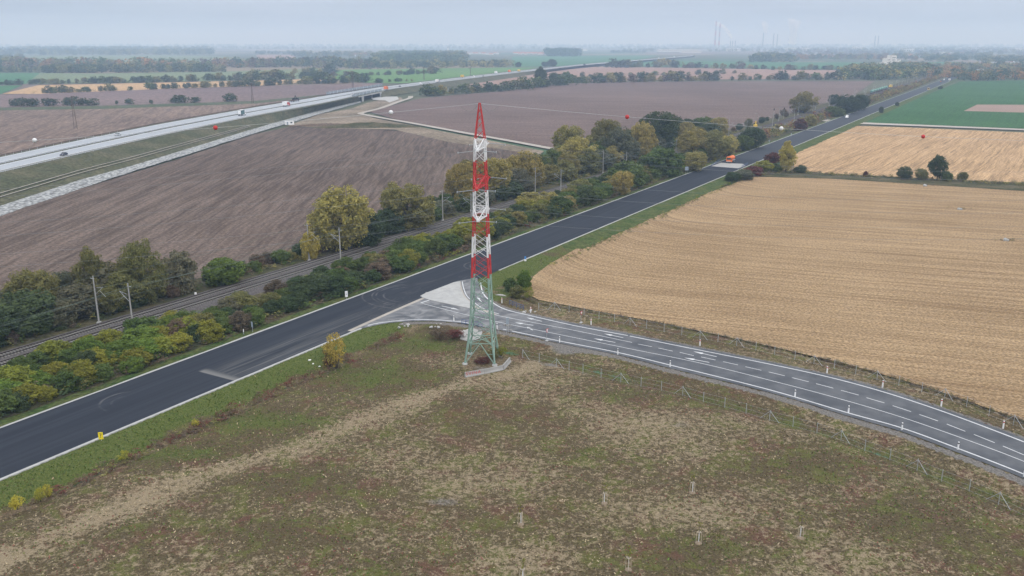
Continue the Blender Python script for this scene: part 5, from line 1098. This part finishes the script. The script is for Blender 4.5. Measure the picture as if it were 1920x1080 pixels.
sheet('culvert_apron', [on(x, y, .12) for x, y in [(862, 632), (868, 622), (884, 618), (905, 625), (900, 634), (880, 637)]], M['conc'], 'pale concrete apron of the culvert behind the pylon', 'apron')

# ------------------------------------------------------------------ catenary masts and wires
def make_mast(sd, label):
    r = empty('catenary_mast', (0, 0, 0), 0, label, 'mast', 'catenary masts of the railway')
    MB().tube([(0, 0, 0), (0, 0, 5), (0, 0, 10.2)], [.2, .16, .12], 8).build('pole', M['conc'], r); MB().box((0, 0, .15), (.9, .9, .6), 0, 0, (.7, .7)).build('footing', M['conc_pale'], r)
    ax = Vector((NX, NY, 0)) * sd; mb = MB(); mb.tube([(0, 0, 7.7), ax * 2.9 + Vector((0, 0, 8.2))], .035, 5); mb.tube([(0, 0, 6.3), ax * 2.9 + Vector((0, 0, 8.2))], .04, 5); mb.tube([ax * 1.6 + Vector((0, 0, 7.35)), ax * 3.4 + Vector((0, 0, 6.2))], .03, 5); mb.build('cantilever', M['galv'], r)
    MB().tube([ax * .25 + Vector((0, 0, 7.72)), ax * .7 + Vector((0, 0, 7.8))], .08, 6).build('insulator', M['rust'], r); mb = MB().bar(-ax * .9 + Vector((0, 0, 9.6)), ax * .3 + Vector((0, 0, 9.6)), .09); mb.build('feeder_bracket', M['galv'], r)
    return r
mA = make_mast(1, 'concrete catenary mast on the field side of the railway'); mB = make_mast(-1, 'concrete catenary mast on the road side of the railway')
sA = so(P(184, 606))[0]; sB = so(P(247, 622))[0]; oMA, oMB = O_R1 - 3.4, O_R2 + 3.5
smasts = []
for k in range(26):
    for m0, s00, om in ((mA, sA, oMA), (mB, sB, oMB)):
        s = s00 + k * 62.5
        if k == 0: m0.location = W(s, om, 0)
        else: copy_tree(m0, W(s, om, 0))
    smasts.append((sA + k * 62.5, sB + k * 62.5))
for idx, (s00, O, om, lb) in enumerate(((sA, O_R1, oMA, 'field side'), (sB, O_R2, oMB, 'road side'))):
    for nm, zz, sag, oo in (('contact_wire', 6.3, 0, O), ('messenger_wire', 8.1, .9, O), ('feeder_wire', 9.6, 1.2, om + (-.8 if idx == 0 else .8))):
        mb = MB(); pts = []
        for k in range(-2, 12):
            for j in range(6): pts.append(W(s00 + (k + j / 6) * 62.5, oo, zz + RAIL_Z * .3 - sag * math.sin(math.pi * j / 6)))
        mb.tube(pts, .022, 4); props(mb.build(nm, M['cwire']), f'{nm.replace("_", " ")} over the {lb} railway track', 'wire', 'railway overhead wires')
for x, y, yt in ((1450, 224, 205), (1469, 222, 203), (1480, 216, 200), (1495, 217, 207)):
    r = empty('railway_signal', P(x, y, .3), 0, 'dark railway signal post beside the far tracks', 'signal', 'railway signals'); hh = (y - yt) / F * 700
    MB().tube([(0, 0, -.3), (0, 0, hh)], .12, 6).build('post', M['conc'], r); MB().box((0, -.1, hh - .7), (.6, .35, 1.5)).build('signal_head', M['dark'], r)
r = empty('track_marker', W(sB + 24, O_R1 - 2.2, .5), 0, 'small white marker box on the railway ballast', 'marker'); MB().box((0, 0, .2), (.5, .4, .5), 0, .4, (.8, .8)).build('box', M['carwhite'], r)

# steel lattice line pylons beyond the motorway
def small_pylon(x, yb, yt, label):
    p = P(x, yb); h = top_h(p, yt); r = empty('lattice_mast', p, .4, label, 'pylon', 'rusty lattice pylons beyond the motorway'); b, t = h * .045, h * .012
    cs = [(-1, -1), (1, -1), (1, 1), (-1, 1)]; lv = [0, .18, .34, .48, .6, .71, .81, .9, 1]; wd = lambda u: b + (t - b) * u
    for i in range(4): MB().bar((cs[i][0] * b, cs[i][1] * b, 0), (cs[i][0] * t, cs[i][1] * t, h), .16).build('leg', M['rust'], r)
    for u0, u1 in zip(lv[:-1], lv[1:]):
        for i in range(4):
            a, c_ = cs[i], cs[(i + 1) % 4]; MB().bar((a[0] * wd(u0), a[1] * wd(u0), h * u0), (c_[0] * wd(u1), c_[1] * wd(u1), h * u1), .09).build('brace', M['rust'], r)
    for u, L in ((.97, 2.2), (.86, 3.2)): MB().bar((-L, 0, h * u), (L, 0, h * u), .2).build('crossarm', M['rust'], r)
small_pylon(142, 242, 180, 'rusty lattice pylon standing in the bare rows field beyond the motorway'); small_pylon(474, 194, 155, 'rusty lattice pylon at the grass strip beside the motorway'); small_pylon(662, 168, 133, 'rusty lattice pylon beside the glazed motorway bridge'); small_pylon(795, 150, 126, 'rusty lattice pylon on the fresh green field'); small_pylon(882, 143, 126, 'faint lattice pylon near the far motorway')

# ------------------------------------------------------------------ vehicles
def wheel(r, x, y, rad, w=.25):
    o = MB().tube([(x, y - w / 2, rad), (x, y + w / 2, rad)], rad, 14).build('wheel', M['dark'], r); MB().tube([(x, y - w / 2 - .01, rad), (x, y + w / 2 + .01, rad)], rad * .55, 10).build('rim', M['silver'], o)
def extr(prof, w, inset=0.0):            # side outline (x, z) swept across y
    n = len(prof); mb = MB(); zt = max(z for _, z in prof)
    mb.add([(x, sgn * (w / 2 - (inset if z > zt * .75 else 0)), z) for sgn in (-1, 1) for x, z in prof], [tuple(range(n)), tuple(range(n, 2 * n))[::-1]] + [(k, n + k, n + (k + 1) % n, (k + 1) % n) for k in range(n)]); return mb
def car(loc, rz, mat, label, van=False, grp='cars on the motorway'):
    r = empty('car', loc, rz, label, 'car', grp)
    if van: body = [(-2.4, .35), (2.45, .35), (2.5, .95), (1.6, 1.15), (.9, 2.0), (-2.35, 2.0), (-2.45, .8)]; win = [(1.5, 1.2), (.9, 1.92), (-.4, 1.92), (-.4, 1.2)]; wx = (-1.5, 1.55)
    else: body = [(-2.1, .3), (2.1, .3), (2.15, .72), (1.1, .92), (-1.75, .98), (-2.15, .8)]; win = [(1.05, .9), (.35, 1.38), (-1.0, 1.42), (-1.75, .96)]; wx = (-1.3, 1.35)
    b = extr(body, 1.8, .12).build('body', mat, r)
    if van: extr(win, 1.83, .1).build('side_window', M['glass'], r)
    else:
        extr(win, 1.62, .14).build('window_band', M['glass'], r); extr([(.3, 1.37), (-.95, 1.41), (-.95, 1.46), (.3, 1.43)], 1.4).build('roof', mat, r)
    for x in wx:
        for y in (-.82, .82): wheel(r, x, y, .33)
    for y in (-.65, .65): MB().box(((2.5 if van else 2.14), y, .72), (.06, .3, .14)).build('headlight', M['carwhite'], r); MB().box(((-2.44 if van else -2.13), y, .8), (.06, .25, .14)).build('tail_light', M['red'], r)
    return r
def lorry(loc, rz, cabm, boxm, label, L=8.5, hb=2.6, topm=None, grp='lorries on the motorway', tank=False):
    r = empty('lorry', loc, rz, label, 'lorry', grp); MB().box((0, 0, .85), (L, .9, .3)).build('chassis', M['dark'], r)
    xc = L / 2 - 1.0; c_ = extr([(xc - 1.0, .6), (xc + 1.05, .6), (xc + 1.05, 1.6), (xc + .85, 2.9), (xc - 1.0, 2.95)], 2.45, .06).build('cab', cabm, r)
    MB().add([(xc + 1.065, -1.05, 1.65), (xc + 1.065, 1.05, 1.65), (xc + .90, 1.0, 2.6), (xc + .90, -1.0, 2.6)], [(0, 1, 2, 3)]).build('windscreen', M['glass'], c_)
    for y in (-1.24, 1.24): MB().box((xc + .25, y, 2.05), (1.0, .03, .75)).build('side_window', M['glass'], c_)
    MB().box((xc + 1.08, 0, .75), (.12, 2.3, .3)).build('bumper', M['galv'], c_)
    bl = L - 2.5; bx = -L / 2 + bl / 2 - .05
    if tank:
        mb = MB(); n = 12; prof = [(math.cos(a) * 1.2, 2.15 + math.sin(a) * 1.05) for a in np.linspace(0, 2 * math.pi, n, endpoint=False)]
        for x, s in ((-bl / 2, .7), (-bl / 2 + .3, .95), (-bl / 2 + .6, 1), (bl / 2 - .6, 1), (bl / 2 - .2, .92), (bl / 2, .75)): mb.v += [Vector((bx + x, y * s, 2.15 + (z - 2.15) * s)) for y, z in prof]
        mb.f = [(j * n + k, j * n + (k + 1) % n, (j + 1) * n + (k + 1) % n, (j + 1) * n + k) for j in range(5) for k in range(n)] + [tuple(range(n))[::-1], tuple(5 * n + k for k in range(n))]; mb.i = [0] * len(mb.f); mb.build('tank', boxm, r, True); MB().box((bx, 0, 1.15), (bl, 2.3, .35)).build('tank_frame', M['galv'], r)
    else:
        o = MB().box((bx, 0, 1.0 + hb / 2), (bl, 2.5, hb)).build('box_body', boxm, r)
        if topm: MB().box((bx, 0, 1.0 + hb + .08), (bl + .04, 2.54, .16)).build('box_roof', topm, o)
        MB().box((bx - bl / 2 - .03, 0, 1.0 + hb / 2), (.05, 2.2, hb * .9)).build('rear_door', topm or boxm, o)
    for x in (xc, -L / 2 + 1.2, -L / 2 + 2.5):
        for y in (-1.05, 1.05): wheel(r, x, y, .5, .32)
    return r
def mloc(x, y): p = P(x, y, MZ); return Vector((p.x, p.y, MZ + .03))
def mdir(x): a, b = P(x - 6, ev(XN, x - 6), MZ), P(x + 6, ev(XN, x + 6), MZ); return math.atan2(b.y - a.y, b.x - a.x)
car(mloc(120, 291.5), mdir(120) + math.pi, M['navy'], 'dark blue car on the near motorway carriageway')
car(mloc(221, 254.5), mdir(221), M['silver'], 'silver car on the far motorway carriageway')
lorry(mloc(454, 216.5), mdir(454), M['carwhite'], M['tarp'], 'dark green box lorry with white roof on the motorway', 9, 2.9, M['carwhite'])
r = lorry(mloc(537, 199.5), mdir(537), M['red'], M['carwhite'], 'white box lorry with red panel and cab on the motorway', 10, 2.9, M['carwhite']); MB().box((0.6, -1.27, 2.4), (3.2, .04, 2.0)).build('side_panel', M['red'], r)
r = lorry(mloc(553, 190.5), mdir(553), M['dark'], M['rust'], 'low dark machinery carrier on the far carriageway', 14, .6); MB().box((-2, 0, 2.4), (3.5, 2, 1.5)).build('load_body', M['dark'], r); MB().bar((-1, 0, 3), (1.8, 0, 5.2), .5).build('load_boom', M['dark'], r); MB().bar((1.8, 0, 5.2), (3.4, 0, 3.2), .4).build('load_arm', M['dark'], r)
lorry(mloc(724, 168.5), mdir(724), M['orange'], M['orange'], 'orange box lorry just past the glazed bridge', 10, 3.0)
car(mloc(661, 177.5), mdir(661), M['carwhite'], 'white car beside the glazed noise screens')
car(mloc(750, 162.8), mdir(750), M['navy'], 'dark car behind the orange lorry')
for x, y, kd, mt, lb in [(789, 157, 'v', 'carwhite', 'white van behind the dark car on the motorway'), (804, 156, 'c', 'silver', 'small silver car between white van and white lorry'), (820, 153.5, 'l', 'carwhite', 'white lorry on the distant motorway with blue cab'), (867, 144.5, 'l', 'machine', 'yellow lorry on the far motorway lane'), (889, 143.5, 'v', 'carwhite', 'white van behind the yellow lorry'), (906, 142.5, 'c', 'navy', 'dark car behind the distant white van'), (930, 137, 'l', 'carwhite', 'white lorry beside the orange trailer in the distance'), (955, 134.5, 'l', 'orange', 'orange lorry on the distant motorway bend'), (973, 133.5, 'l', 'machine', 'yellow-orange lorry past the distant bend'), (1096, 121.5, 'l', 'dark', 'dark lorry at the vanishing bend of the motorway'), (1050, 126.5, 'c', 'carwhite', 'white car near the vanishing bend'), (1235, 109.5, 'l', 'carwhite', 'white lorry on the farthest motorway stretch'), (1264, 106.8, 'l', 'carwhite', 'second white lorry on the farthest motorway stretch')]:
    if kd == 'l': lorry(mloc(x, y + 1), mdir(x), M['blue'] if 'blue cab' in lb else M[mt], M[mt], lb, 11, 3)
    else: car(mloc(x, y + .8), mdir(x), M[mt], lb, kd == 'v')
RD = math.atan2(UY, UX)
TR = 'vehicles on the trunk road'
o = lorry(P(1370, 304.5, ROAD_Z + .02), RD + math.pi, M['orange'], M['orange'], 'orange road sweeper truck on the fresh trunk road', 7.0, 2.4, None, TR, True); MB().box((-1.5, -1.3, 1.2), (1.2, .3, .8)).build('side_hopper', M['galv'], o)
car(P(1588, 221.5, ROAD_Z + .02), RD + math.pi, M['carwhite'], 'white van on the trunk road by the short pale track', True, TR)
o = lorry(P(1741, 169, ROAD_Z + .02), RD + math.pi, M['machine'], M['blue'], 'distant yellow and blue truck on the trunk road', 7, 2.2, None, TR)
car(P(1764, 153.5, ROAD_Z + .02), RD, M['orange'], 'distant orange car on the trunk road', False, TR); lorry(P(1780, 151.5, ROAD_Z + .02), RD, M['carwhite'], M['carwhite'], 'distant white truck at the end of the trunk road', 7, 2.4, None, TR); car(P(1770, 150.5, ROAD_Z + .02), RD, M['carwhite'], 'distant white car beside the orange one', True, TR)
# excavator beside the tracks
r = empty('excavator', P(1416, 240, .4), RD + .3, 'yellow rail excavator standing beside the tracks', 'excavator')
for y in (-1.1, 1.1): extr([(-2, .1), (2, .1), (2.3, .5), (2, .95), (-2, .95), (-2.3, .5)], .55).build('crawler', M['dark'], r).location = (0, y, 0)
MB().box((-.5, 0, 1.75), (3.6, 2.5, 1.3), 0, 0, (.94, .94)).build('engine_deck', M['machine'], r); c_ = MB().box((.9, .7, 2.4), (1.4, 1.0, 1.6), 0, 0, (.85, .9)).build('cab', M['glass'], r); MB().box((.85, .7, 3.22), (1.3, 1.0, .08)).build('cab_roof', M['machine'], c_)
MB().bar((1.2, -.3, 1.8), (3.6, -.3, 4.3), .45, .6).build('boom', M['machine'], r); MB().bar((3.6, -.3, 4.3), (5.2, -.3, 2.3), .35, .45).build('arm', M['machine'], r); MB().box((5.2, -.3, 1.8), (.9, 1.1, .9), 0, 0, (.6, 1)).build('bucket', M['dark'], r)
# goods train
for k in range(7):
    s = so(P(1638, 177))[0] + k * 17.5; r = empty('tank_wagon', W(s, O_R1, RAIL_Z + .1), RD, 'green tank wagon in the standing goods train', 'wagon', 'tank wagons of the goods train'); n = 12; mb = MB()
    for x, sc in ((-6.6, .5), (-6.3, .85), (-5.9, 1), (5.9, 1), (6.3, .85), (6.6, .5)): mb.v += [Vector((x, math.cos(a) * 1.45 * sc, 2.7 + math.sin(a) * 1.45 * sc)) for a in np.linspace(0, 2 * math.pi, n, endpoint=False)]
    mb.f = [(j * n + i, j * n + (i + 1) % n, (j + 1) * n + (i + 1) % n, (j + 1) * n + i) for j in range(5) for i in range(n)] + [tuple(range(n))[::-1], tuple(5 * n + i for i in range(n))]; mb.i = [0] * len(mb.f); mb.build('tank', M['tank'], r, True)
    MB().box((0, 0, 1.05), (14, 2.4, .35)).build('underframe', M['rust'], r); MB().tube([(0, 0, 4.1), (0, 0, 4.5)], .5, 10).build('dome', M['tank'], r)
    for x in (-4.6, 4.6): MB().box((x, 0, .55), (2.6, 2.0, .7)).build('bogie', M['dark'], r)
r = empty('rail_crane', W(so(P(1638, 177))[0] + 8 * 17.5 + 6, O_R1, RAIL_Z), RD, 'yellow track machine behind the tank wagons', 'rail machine'); MB().box((0, 0, 1.1), (16, 2.6, .7)).build('frame', M['dark'], r); MB().box((-1, 0, 2.7), (12, 2.7, 2.6), 0, 0, (.95, .9)).build('machine_house', M['machine'], r); MB().box((6.3, 0, 2.7), (2.4, 2.6, 2.5), 0, 0, (.8, .9)).build('cab', M['machine'], r); MB().box((6.6, 0, 3.2), (2.2, 2.62, .8)).build('cab_window', M['glass'], r)
# white container by the field
r = empty('site_container', P(543, 234, 0), .35, 'white site container at the foot of the embankment', 'container'); MB().box((0, 0, 1.35), (6.2, 2.5, 2.5)).build('shell', M['carwhite'], r); MB().box((-1.5, -1.27, 1.2), (1.0, .05, 2.0)).build('door', M['signback'], r); MB().box((1.2, -1.27, 1.6), (1.4, .05, .9)).build('window', M['glass'], r)

# ------------------------------------------------------------------ far buildings
def house(x, y, L, Wd, h, wm, rm, label, rz=0.0, gable=True, grp=None, cat='house', win=True):
    p = P(x, y); r = empty('house' if gable else 'industrial_building', p, rz, label, cat, grp); MB().box((0, 0, h / 2), (L, Wd, h)).build('wall', wm, r)
    if gable:
        e = .4; rh = Wd * .42; MB().add([(-L / 2 - e, -Wd / 2 - e, h), (L / 2 + e, -Wd / 2 - e, h), (L / 2 + e, Wd / 2 + e, h), (-L / 2 - e, Wd / 2 + e, h), (-L / 2 - e, 0, h + rh), (L / 2 + e, 0, h + rh)], [(0, 1, 5, 4), (2, 3, 4, 5), (0, 4, 3), (1, 2, 5), (3, 2, 1, 0)]).build('roof', rm, r)
    else: MB().box((0, 0, h + .25), (L + .6, Wd + .6, .5)).build('roof', rm, r)
    if win:
        n = 3 if gable else max(3, int(L / 12))
        for k in range(n): MB().box((-L / 2 + L * (k + .5) / n, -Wd / 2 - .02, h * .55), (L / n * .45, .08, h * .3)).build('window', M['glass'], r)
    return r
rh = random.Random(4)
for k in range(26): house(965 + k * 2.4 + rh.uniform(-1, 1), 101.5 + rh.uniform(-1.2, 1), rh.uniform(12, 18), 9, 5, M['wallwhite'], M['roofred'], 'red-roofed house in the village beside the square plantation', rh.uniform(-.6, .6), True, 'houses of the red-roofed village')
for k in range(14): house(872 + k * 4.6 + rh.uniform(-2, 2), 102 + rh.uniform(-1, 1), rh.uniform(12, 20), 9, 5, M['wallwhite'], rh.choice([M['roofred'], M['roofgrey']]), 'house in the village behind the wooded hill', rh.uniform(-.6, .6), True, 'houses behind the wooded hill')
for x, y, L in ((669, 105.5, 46), (682, 104.5, 30), (694, 103, 20)): house(x, y, L, 16, 7, M['wallwhite'], M['roofred'], 'white farm building with red roof beside the wooded hill', .1, True, 'farm buildings beside the wooded hill', 'farm building')
r = empty('church', P(840, 98.5), 0, 'pale church tower rising over the village', 'church'); MB().box((0, 0, 13), (9, 9, 26)).build('tower', M['wallwhite'], r); MB().box((0, 0, 31), (9.6, 9.6, 10), 0, 0, (.06, .06)).build('spire', M['roofgrey'], r); MB().box((14, 0, 6), (20, 10, 12)).build('nave', M['wallwhite'], r)
for x, y, L, h, rf in [(1035, 94.5, 120, 14, 'roofgrey'), (1092, 95.5, 60, 14, 'wallwhite'), (1270, 97, 260, 14, 'wallwhite'), (1330, 96, 160, 15, 'roofgrey'), (1375, 96, 90, 18, 'wallwhite'), (1425, 95.5, 120, 15, 'roofgrey'), (1493, 95.5, 170, 20, 'wallwhite'), (1560, 95, 90, 18, 'roofgrey'), (1607, 94.5, 60, 28, 'wallwhite'), (1775, 101, 50, 9, 'wallwhite'), (1295, 99, 110, 10, 'wallwhite'), (1700, 94, 140, 20, 'roofgrey'), (1830, 95, 150, 18, 'roofgrey')]:
    house(x, y, L, 50, h, M['wallwhite'] if rf == 'wallwhite' else M['wallgrey'], M[rf], f'hazy {"white" if rf == "wallwhite" else "grey"} flat-roofed factory hall near the horizon', .05, False, 'far factory halls', 'factory')
# pale stepped works
r = empty('feed_mill', P(1664, 127.5), .2, 'tall pale stepped works building among the trees', 'works')
for cx, w, h in ((-16, 14, 12), (-4, 12, 22), (8, 14, 28), (20, 12, 20), (30, 10, 11)):
    o = MB().box((cx, 0, h / 2), (w, 16, h)).build('tower_block', M['wallwhite'], r)
    for j in range(int(h / 5)): MB().box((cx, -8.04, 3 + j * 5), (w * .6, .12, 1.6)).build('window_band', M['glass'], o)
MB().box((5, -14, 3), (84, 10, 6)).build('low_hall', M['wallwhite'], r)
for k in range(22): house(1700 + rh.uniform(0, 130), 104 + rh.uniform(-3, 3), rh.uniform(12, 20), 9, 6, M['wallwhite'], rh.choice([M['roofred'], M['roofred'], M['roofgrey']]), 'hazy house at the edge of the far town', rh.uniform(-.6, .6), True, 'houses of the far town')
for k in range(26): house(1690 + rh.uniform(0, 230), 95 + rh.uniform(-2, 2.5), rh.uniform(20, 50), 14, rh.uniform(8, 20), M['wallwhite'], M['roofgrey'], 'hazy block of the far town on the horizon', rh.uniform(-.4, .4), False, 'blocks of the far town', 'building')
for x, y, L, h, wm in [(1858, 141, 26, 5, 'wallwhite'), (1905, 140, 34, 5, 'wallgrey'), (1912, 145, 30, 6, 'wallwhite'), (1848, 136, 30, 6, 'wallgrey'), (1880, 124, 60, 9, 'wallwhite')]: house(x, y, L, 14, h, M[wm], M['roofgrey'], f'{"white" if wm == "wallwhite" else "grey"} depot shed beyond the green crop', .1, False, 'depot sheds beyond the green crop', 'shed')
cm = [M['wallred'], M['blue'], M['orange'], M['wallred'], M['wallgrey'], M['carwhite']]
for k in range(34):
    mt = rh.choice(cm); p = P(1838 + rh.uniform(0, 70), 122 + rh.uniform(-2.5, 2)); st_ = rh.randrange(3); o = MB().box((0, 0, 1.3 + st_ * 2.6), (12.2, 2.5, 2.58)).box((6.12, 0, 1.3 + st_ * 2.6), (.06, 2.3, 2.3)).build('shipping_container', mt); o.location = p; o.rotation_euler = (0, 0, .1)
    if st_: o.location.z = 0; 
    props(o, f'{ {"red_cladding": "red", "blue_paint": "blue", "orange_paint": "orange", "grey_cladding": "grey", "white_car_paint": "white"}[mt.name] } shipping container in the far container yard', 'container', 'containers in the far yard')
# chimneys and steam
def chimney(x, yb, yt, Y, rad, label, band=False):
    b, t = PY(x, yb, Y), PY(x, yt, Y); r = empty('chimney', (b.x, Y, 0), 0, label, 'chimney', 'chimneys of the far power station'); hh = t.z
    n = 6 if band else 1
    for k in range(n): MB().tube([(0, 0, hh * k / n), (0, 0, hh * (k + 1) / n)], [rad * (1.25 - .35 * k / n), rad * (1.25 - .35 * (k + 1) / n)], 14).build('shaft', M['wallred'] if band and k % 2 else M['conc'], r)
for x, yt, rd, bd in ((1340, 40, 5, True), (1347.5, 44, 5, True), (1429.5, 62, 4, False), (1449, 62, 4, False), (1456, 64, 4, False), (1369, 76, 4, False), (1373, 77, 4, False), (1378, 76, 4, False), (1639, 67, 3.5, False), (1645, 67, 3.5, False)): chimney(x, 92, yt, 7600, rd * 1.1, 'red and white banded chimney of the power station' if bd else 'slender grey chimney on the hazy horizon', bd)
mv = bpy.data.materials.new('steam'); mv.use_nodes = True; tv = mv.node_tree; tv.nodes.clear(); ov = tv.nodes.new('ShaderNodeOutputMaterial'); pv = tv.nodes.new('ShaderNodeVolumePrincipled'); tv.links.new(pv.outputs[0], ov.inputs['Volume']); pv.inputs['Color'].default_value = (1, 1, 1, 1); pv.inputs['Density'].default_value = 0.02
def steam(pts, label):
    bm = bmesh.new()
    n = 12; rings = []
    for i, (x, y, rpx) in enumerate(pts):
        c_ = PY(x, y, 7700); rr = rpx / F * 7700; ring = []
        for k in range(n): a = 2 * math.pi * k / n; j = 1 + .3 * math.sin(3 * a + i * 1.7) + .15 * math.sin(5 * a + i); ring.append(bm.verts.new((c_.x + math.cos(a) * rr * j, c_.y + math.sin(a) * rr * j, c_.z)))
        rings.append(ring)
    for a, b in zip(rings[:-1], rings[1:]):
        for k in range(n): bm.faces.new((a[k], a[(k + 1) % n], b[(k + 1) % n], b[k]))
    bm.faces.new(rings[0]); bm.faces.new(rings[-1]); bmesh.ops.recalc_face_normals(bm, faces=bm.faces)
    me = bpy.data.meshes.new('steam_plume'); bm.to_mesh(me); bm.free(); me.materials.append(mv); o = link('steam_plume', me); props(o, label, 'steam', None, 'stuff'); o['kind'] = 'stuff'
steam([(1371, 73, 2), (1368, 66, 4), (1364, 59, 5), (1358, 52, 6), (1350, 46, 7), (1343, 41, 5)], 'faint white steam drifting from the thin chimneys')
steam([(1486, 84, 5), (1485, 77, 7), (1487, 68, 6), (1489, 58, 7), (1490, 48, 10), (1488, 40, 11), (1482, 35, 6)], 'wide faint steam plume over the factory hall')
steam([(1436, 62, 3), (1435, 54, 5), (1434, 46, 6), (1432, 40, 4)], 'small faint steam puff beside the slender chimneys')

# ------------------------------------------------------------------ grass tufts on the near ground
NG = 60000
X = RNG.uniform(-95, 100, NG * 2); Y = RNG.uniform(78, 235, NG * 2)
px, py = Q(X, Y); ok = (px > -30) & (px < 1950) & (py < 1100) & ((X * NX + Y * NY) > so_near + .8) & (RNG.random(NG * 2) < np.clip(115 / Y, .25, 1) ** 1.5)
ok &= ~in_poly(X, Y, sr_poly) & ~in_poly(X, Y, [P(x, y) for x, y in FIELD_I]); X, Y = X[ok][:NG], Y[ok][:NG]
z, a1, a2, a3, a4 = near_fields(X, Y); keep = RNG.random(len(X)) > a3; X, Y, z, a1, a2, a4 = X[keep], Y[keep], z[keep], a1[keep], a2[keep], a4[keep]; n = len(X)
pat, pat2 = vnoise(X, Y, 2.2, 21), vnoise(X, Y, 7, 22)
olive_, straw_, lush_, brown_, red_ = (np.array(t) for t in ((.13, .13, .045), (.40, .325, .215), (.10, .15, .038), (.165, .128, .078), (.20, .08, .066)))
u = RNG.random(n); colr = np.where((u < .40)[:, None], olive_, brown_)
sel = RNG.random(n) < np.clip(.12 + a2 * .7 + (pat - .5) * .9, 0, .9); colr = np.where(sel[:, None], straw_, colr)
sel = (pat2 > .58) & (RNG.random(n) < .28) & (a1 < .4); colr = np.where(sel[:, None], red_, colr)
sel = RNG.random(n) < np.clip(a1 * 1.1, 0, .92); colr = np.where(sel[:, None], lush_, colr)
sel = RNG.random(n) < a4 * .6; colr = np.where(sel[:, None], np.where((RNG.random(n) < .5)[:, None], brown_, straw_ * .8), colr)
colr = colr * RNG.uniform(.7, 1.3, (n, 1)); hh = RNG.uniform(.05, .14, n) * (1 + .9 * a1); ww = RNG.uniform(.05, .11, n); th = RNG.uniform(0, math.pi, n); lean = RNG.normal(0, .10, (n, 2))
c0 = np.stack([X, Y, z - .02], 1); d = np.stack([np.cos(th), np.sin(th), 0 * th], 1) * ww[:, None]; tp = np.stack([lean[:, 0], lean[:, 1], hh], 1); d2 = np.stack([-np.sin(th), np.cos(th), 0 * th], 1) * ww[:, None]
V = np.concatenate([np.stack([c0 - d, c0 + d, c0 + d * .55 + tp, c0 - d * .55 + tp], 1).reshape(-1, 3), np.stack([c0 - d2, c0 + d2, c0 + d2 * .55 + tp, c0 - d2 * .55 + tp], 1).reshape(-1, 3)])
me = quad_mesh('grass', V, M['mass']); ca = me.color_attributes.new('tint', 'FLOAT_COLOR', 'POINT'); cc = np.repeat(np.concatenate([colr, np.ones((n, 1))], 1), 4, 0); ca.data.foreach_set('color', np.concatenate([cc, cc]).astype(np.float32).ravel())
props(link('grass', me), 'tufts of straw, olive and reddish meadow grass', 'grass', None, 'stuff')

# ------------------------------------------------------------------ haze
hz = MB().box((0, 12500, 128), (32000, 26400, 264)); mh = bpy.data.materials.new('haze_air'); mh.use_nodes = True; th_ = mh.node_tree; th_.nodes.clear(); oh = th_.nodes.new('ShaderNodeOutputMaterial'); vh = th_.nodes.new('ShaderNodeVolumePrincipled'); th_.links.new(vh.outputs[0], oh.inputs['Volume'])
vh.inputs['Color'].default_value = (.52, .71, 1, 1); vh.inputs['Absorption Color'].default_value = (.46, .36, 1, 1); vh.inputs['Density'].default_value = 0.00022; vh.inputs['Anisotropy'].default_value = 0.2
o = hz.build('haze', mh); props(o, 'pale autumn haze over the whole plain', 'haze', None, 'stuff')
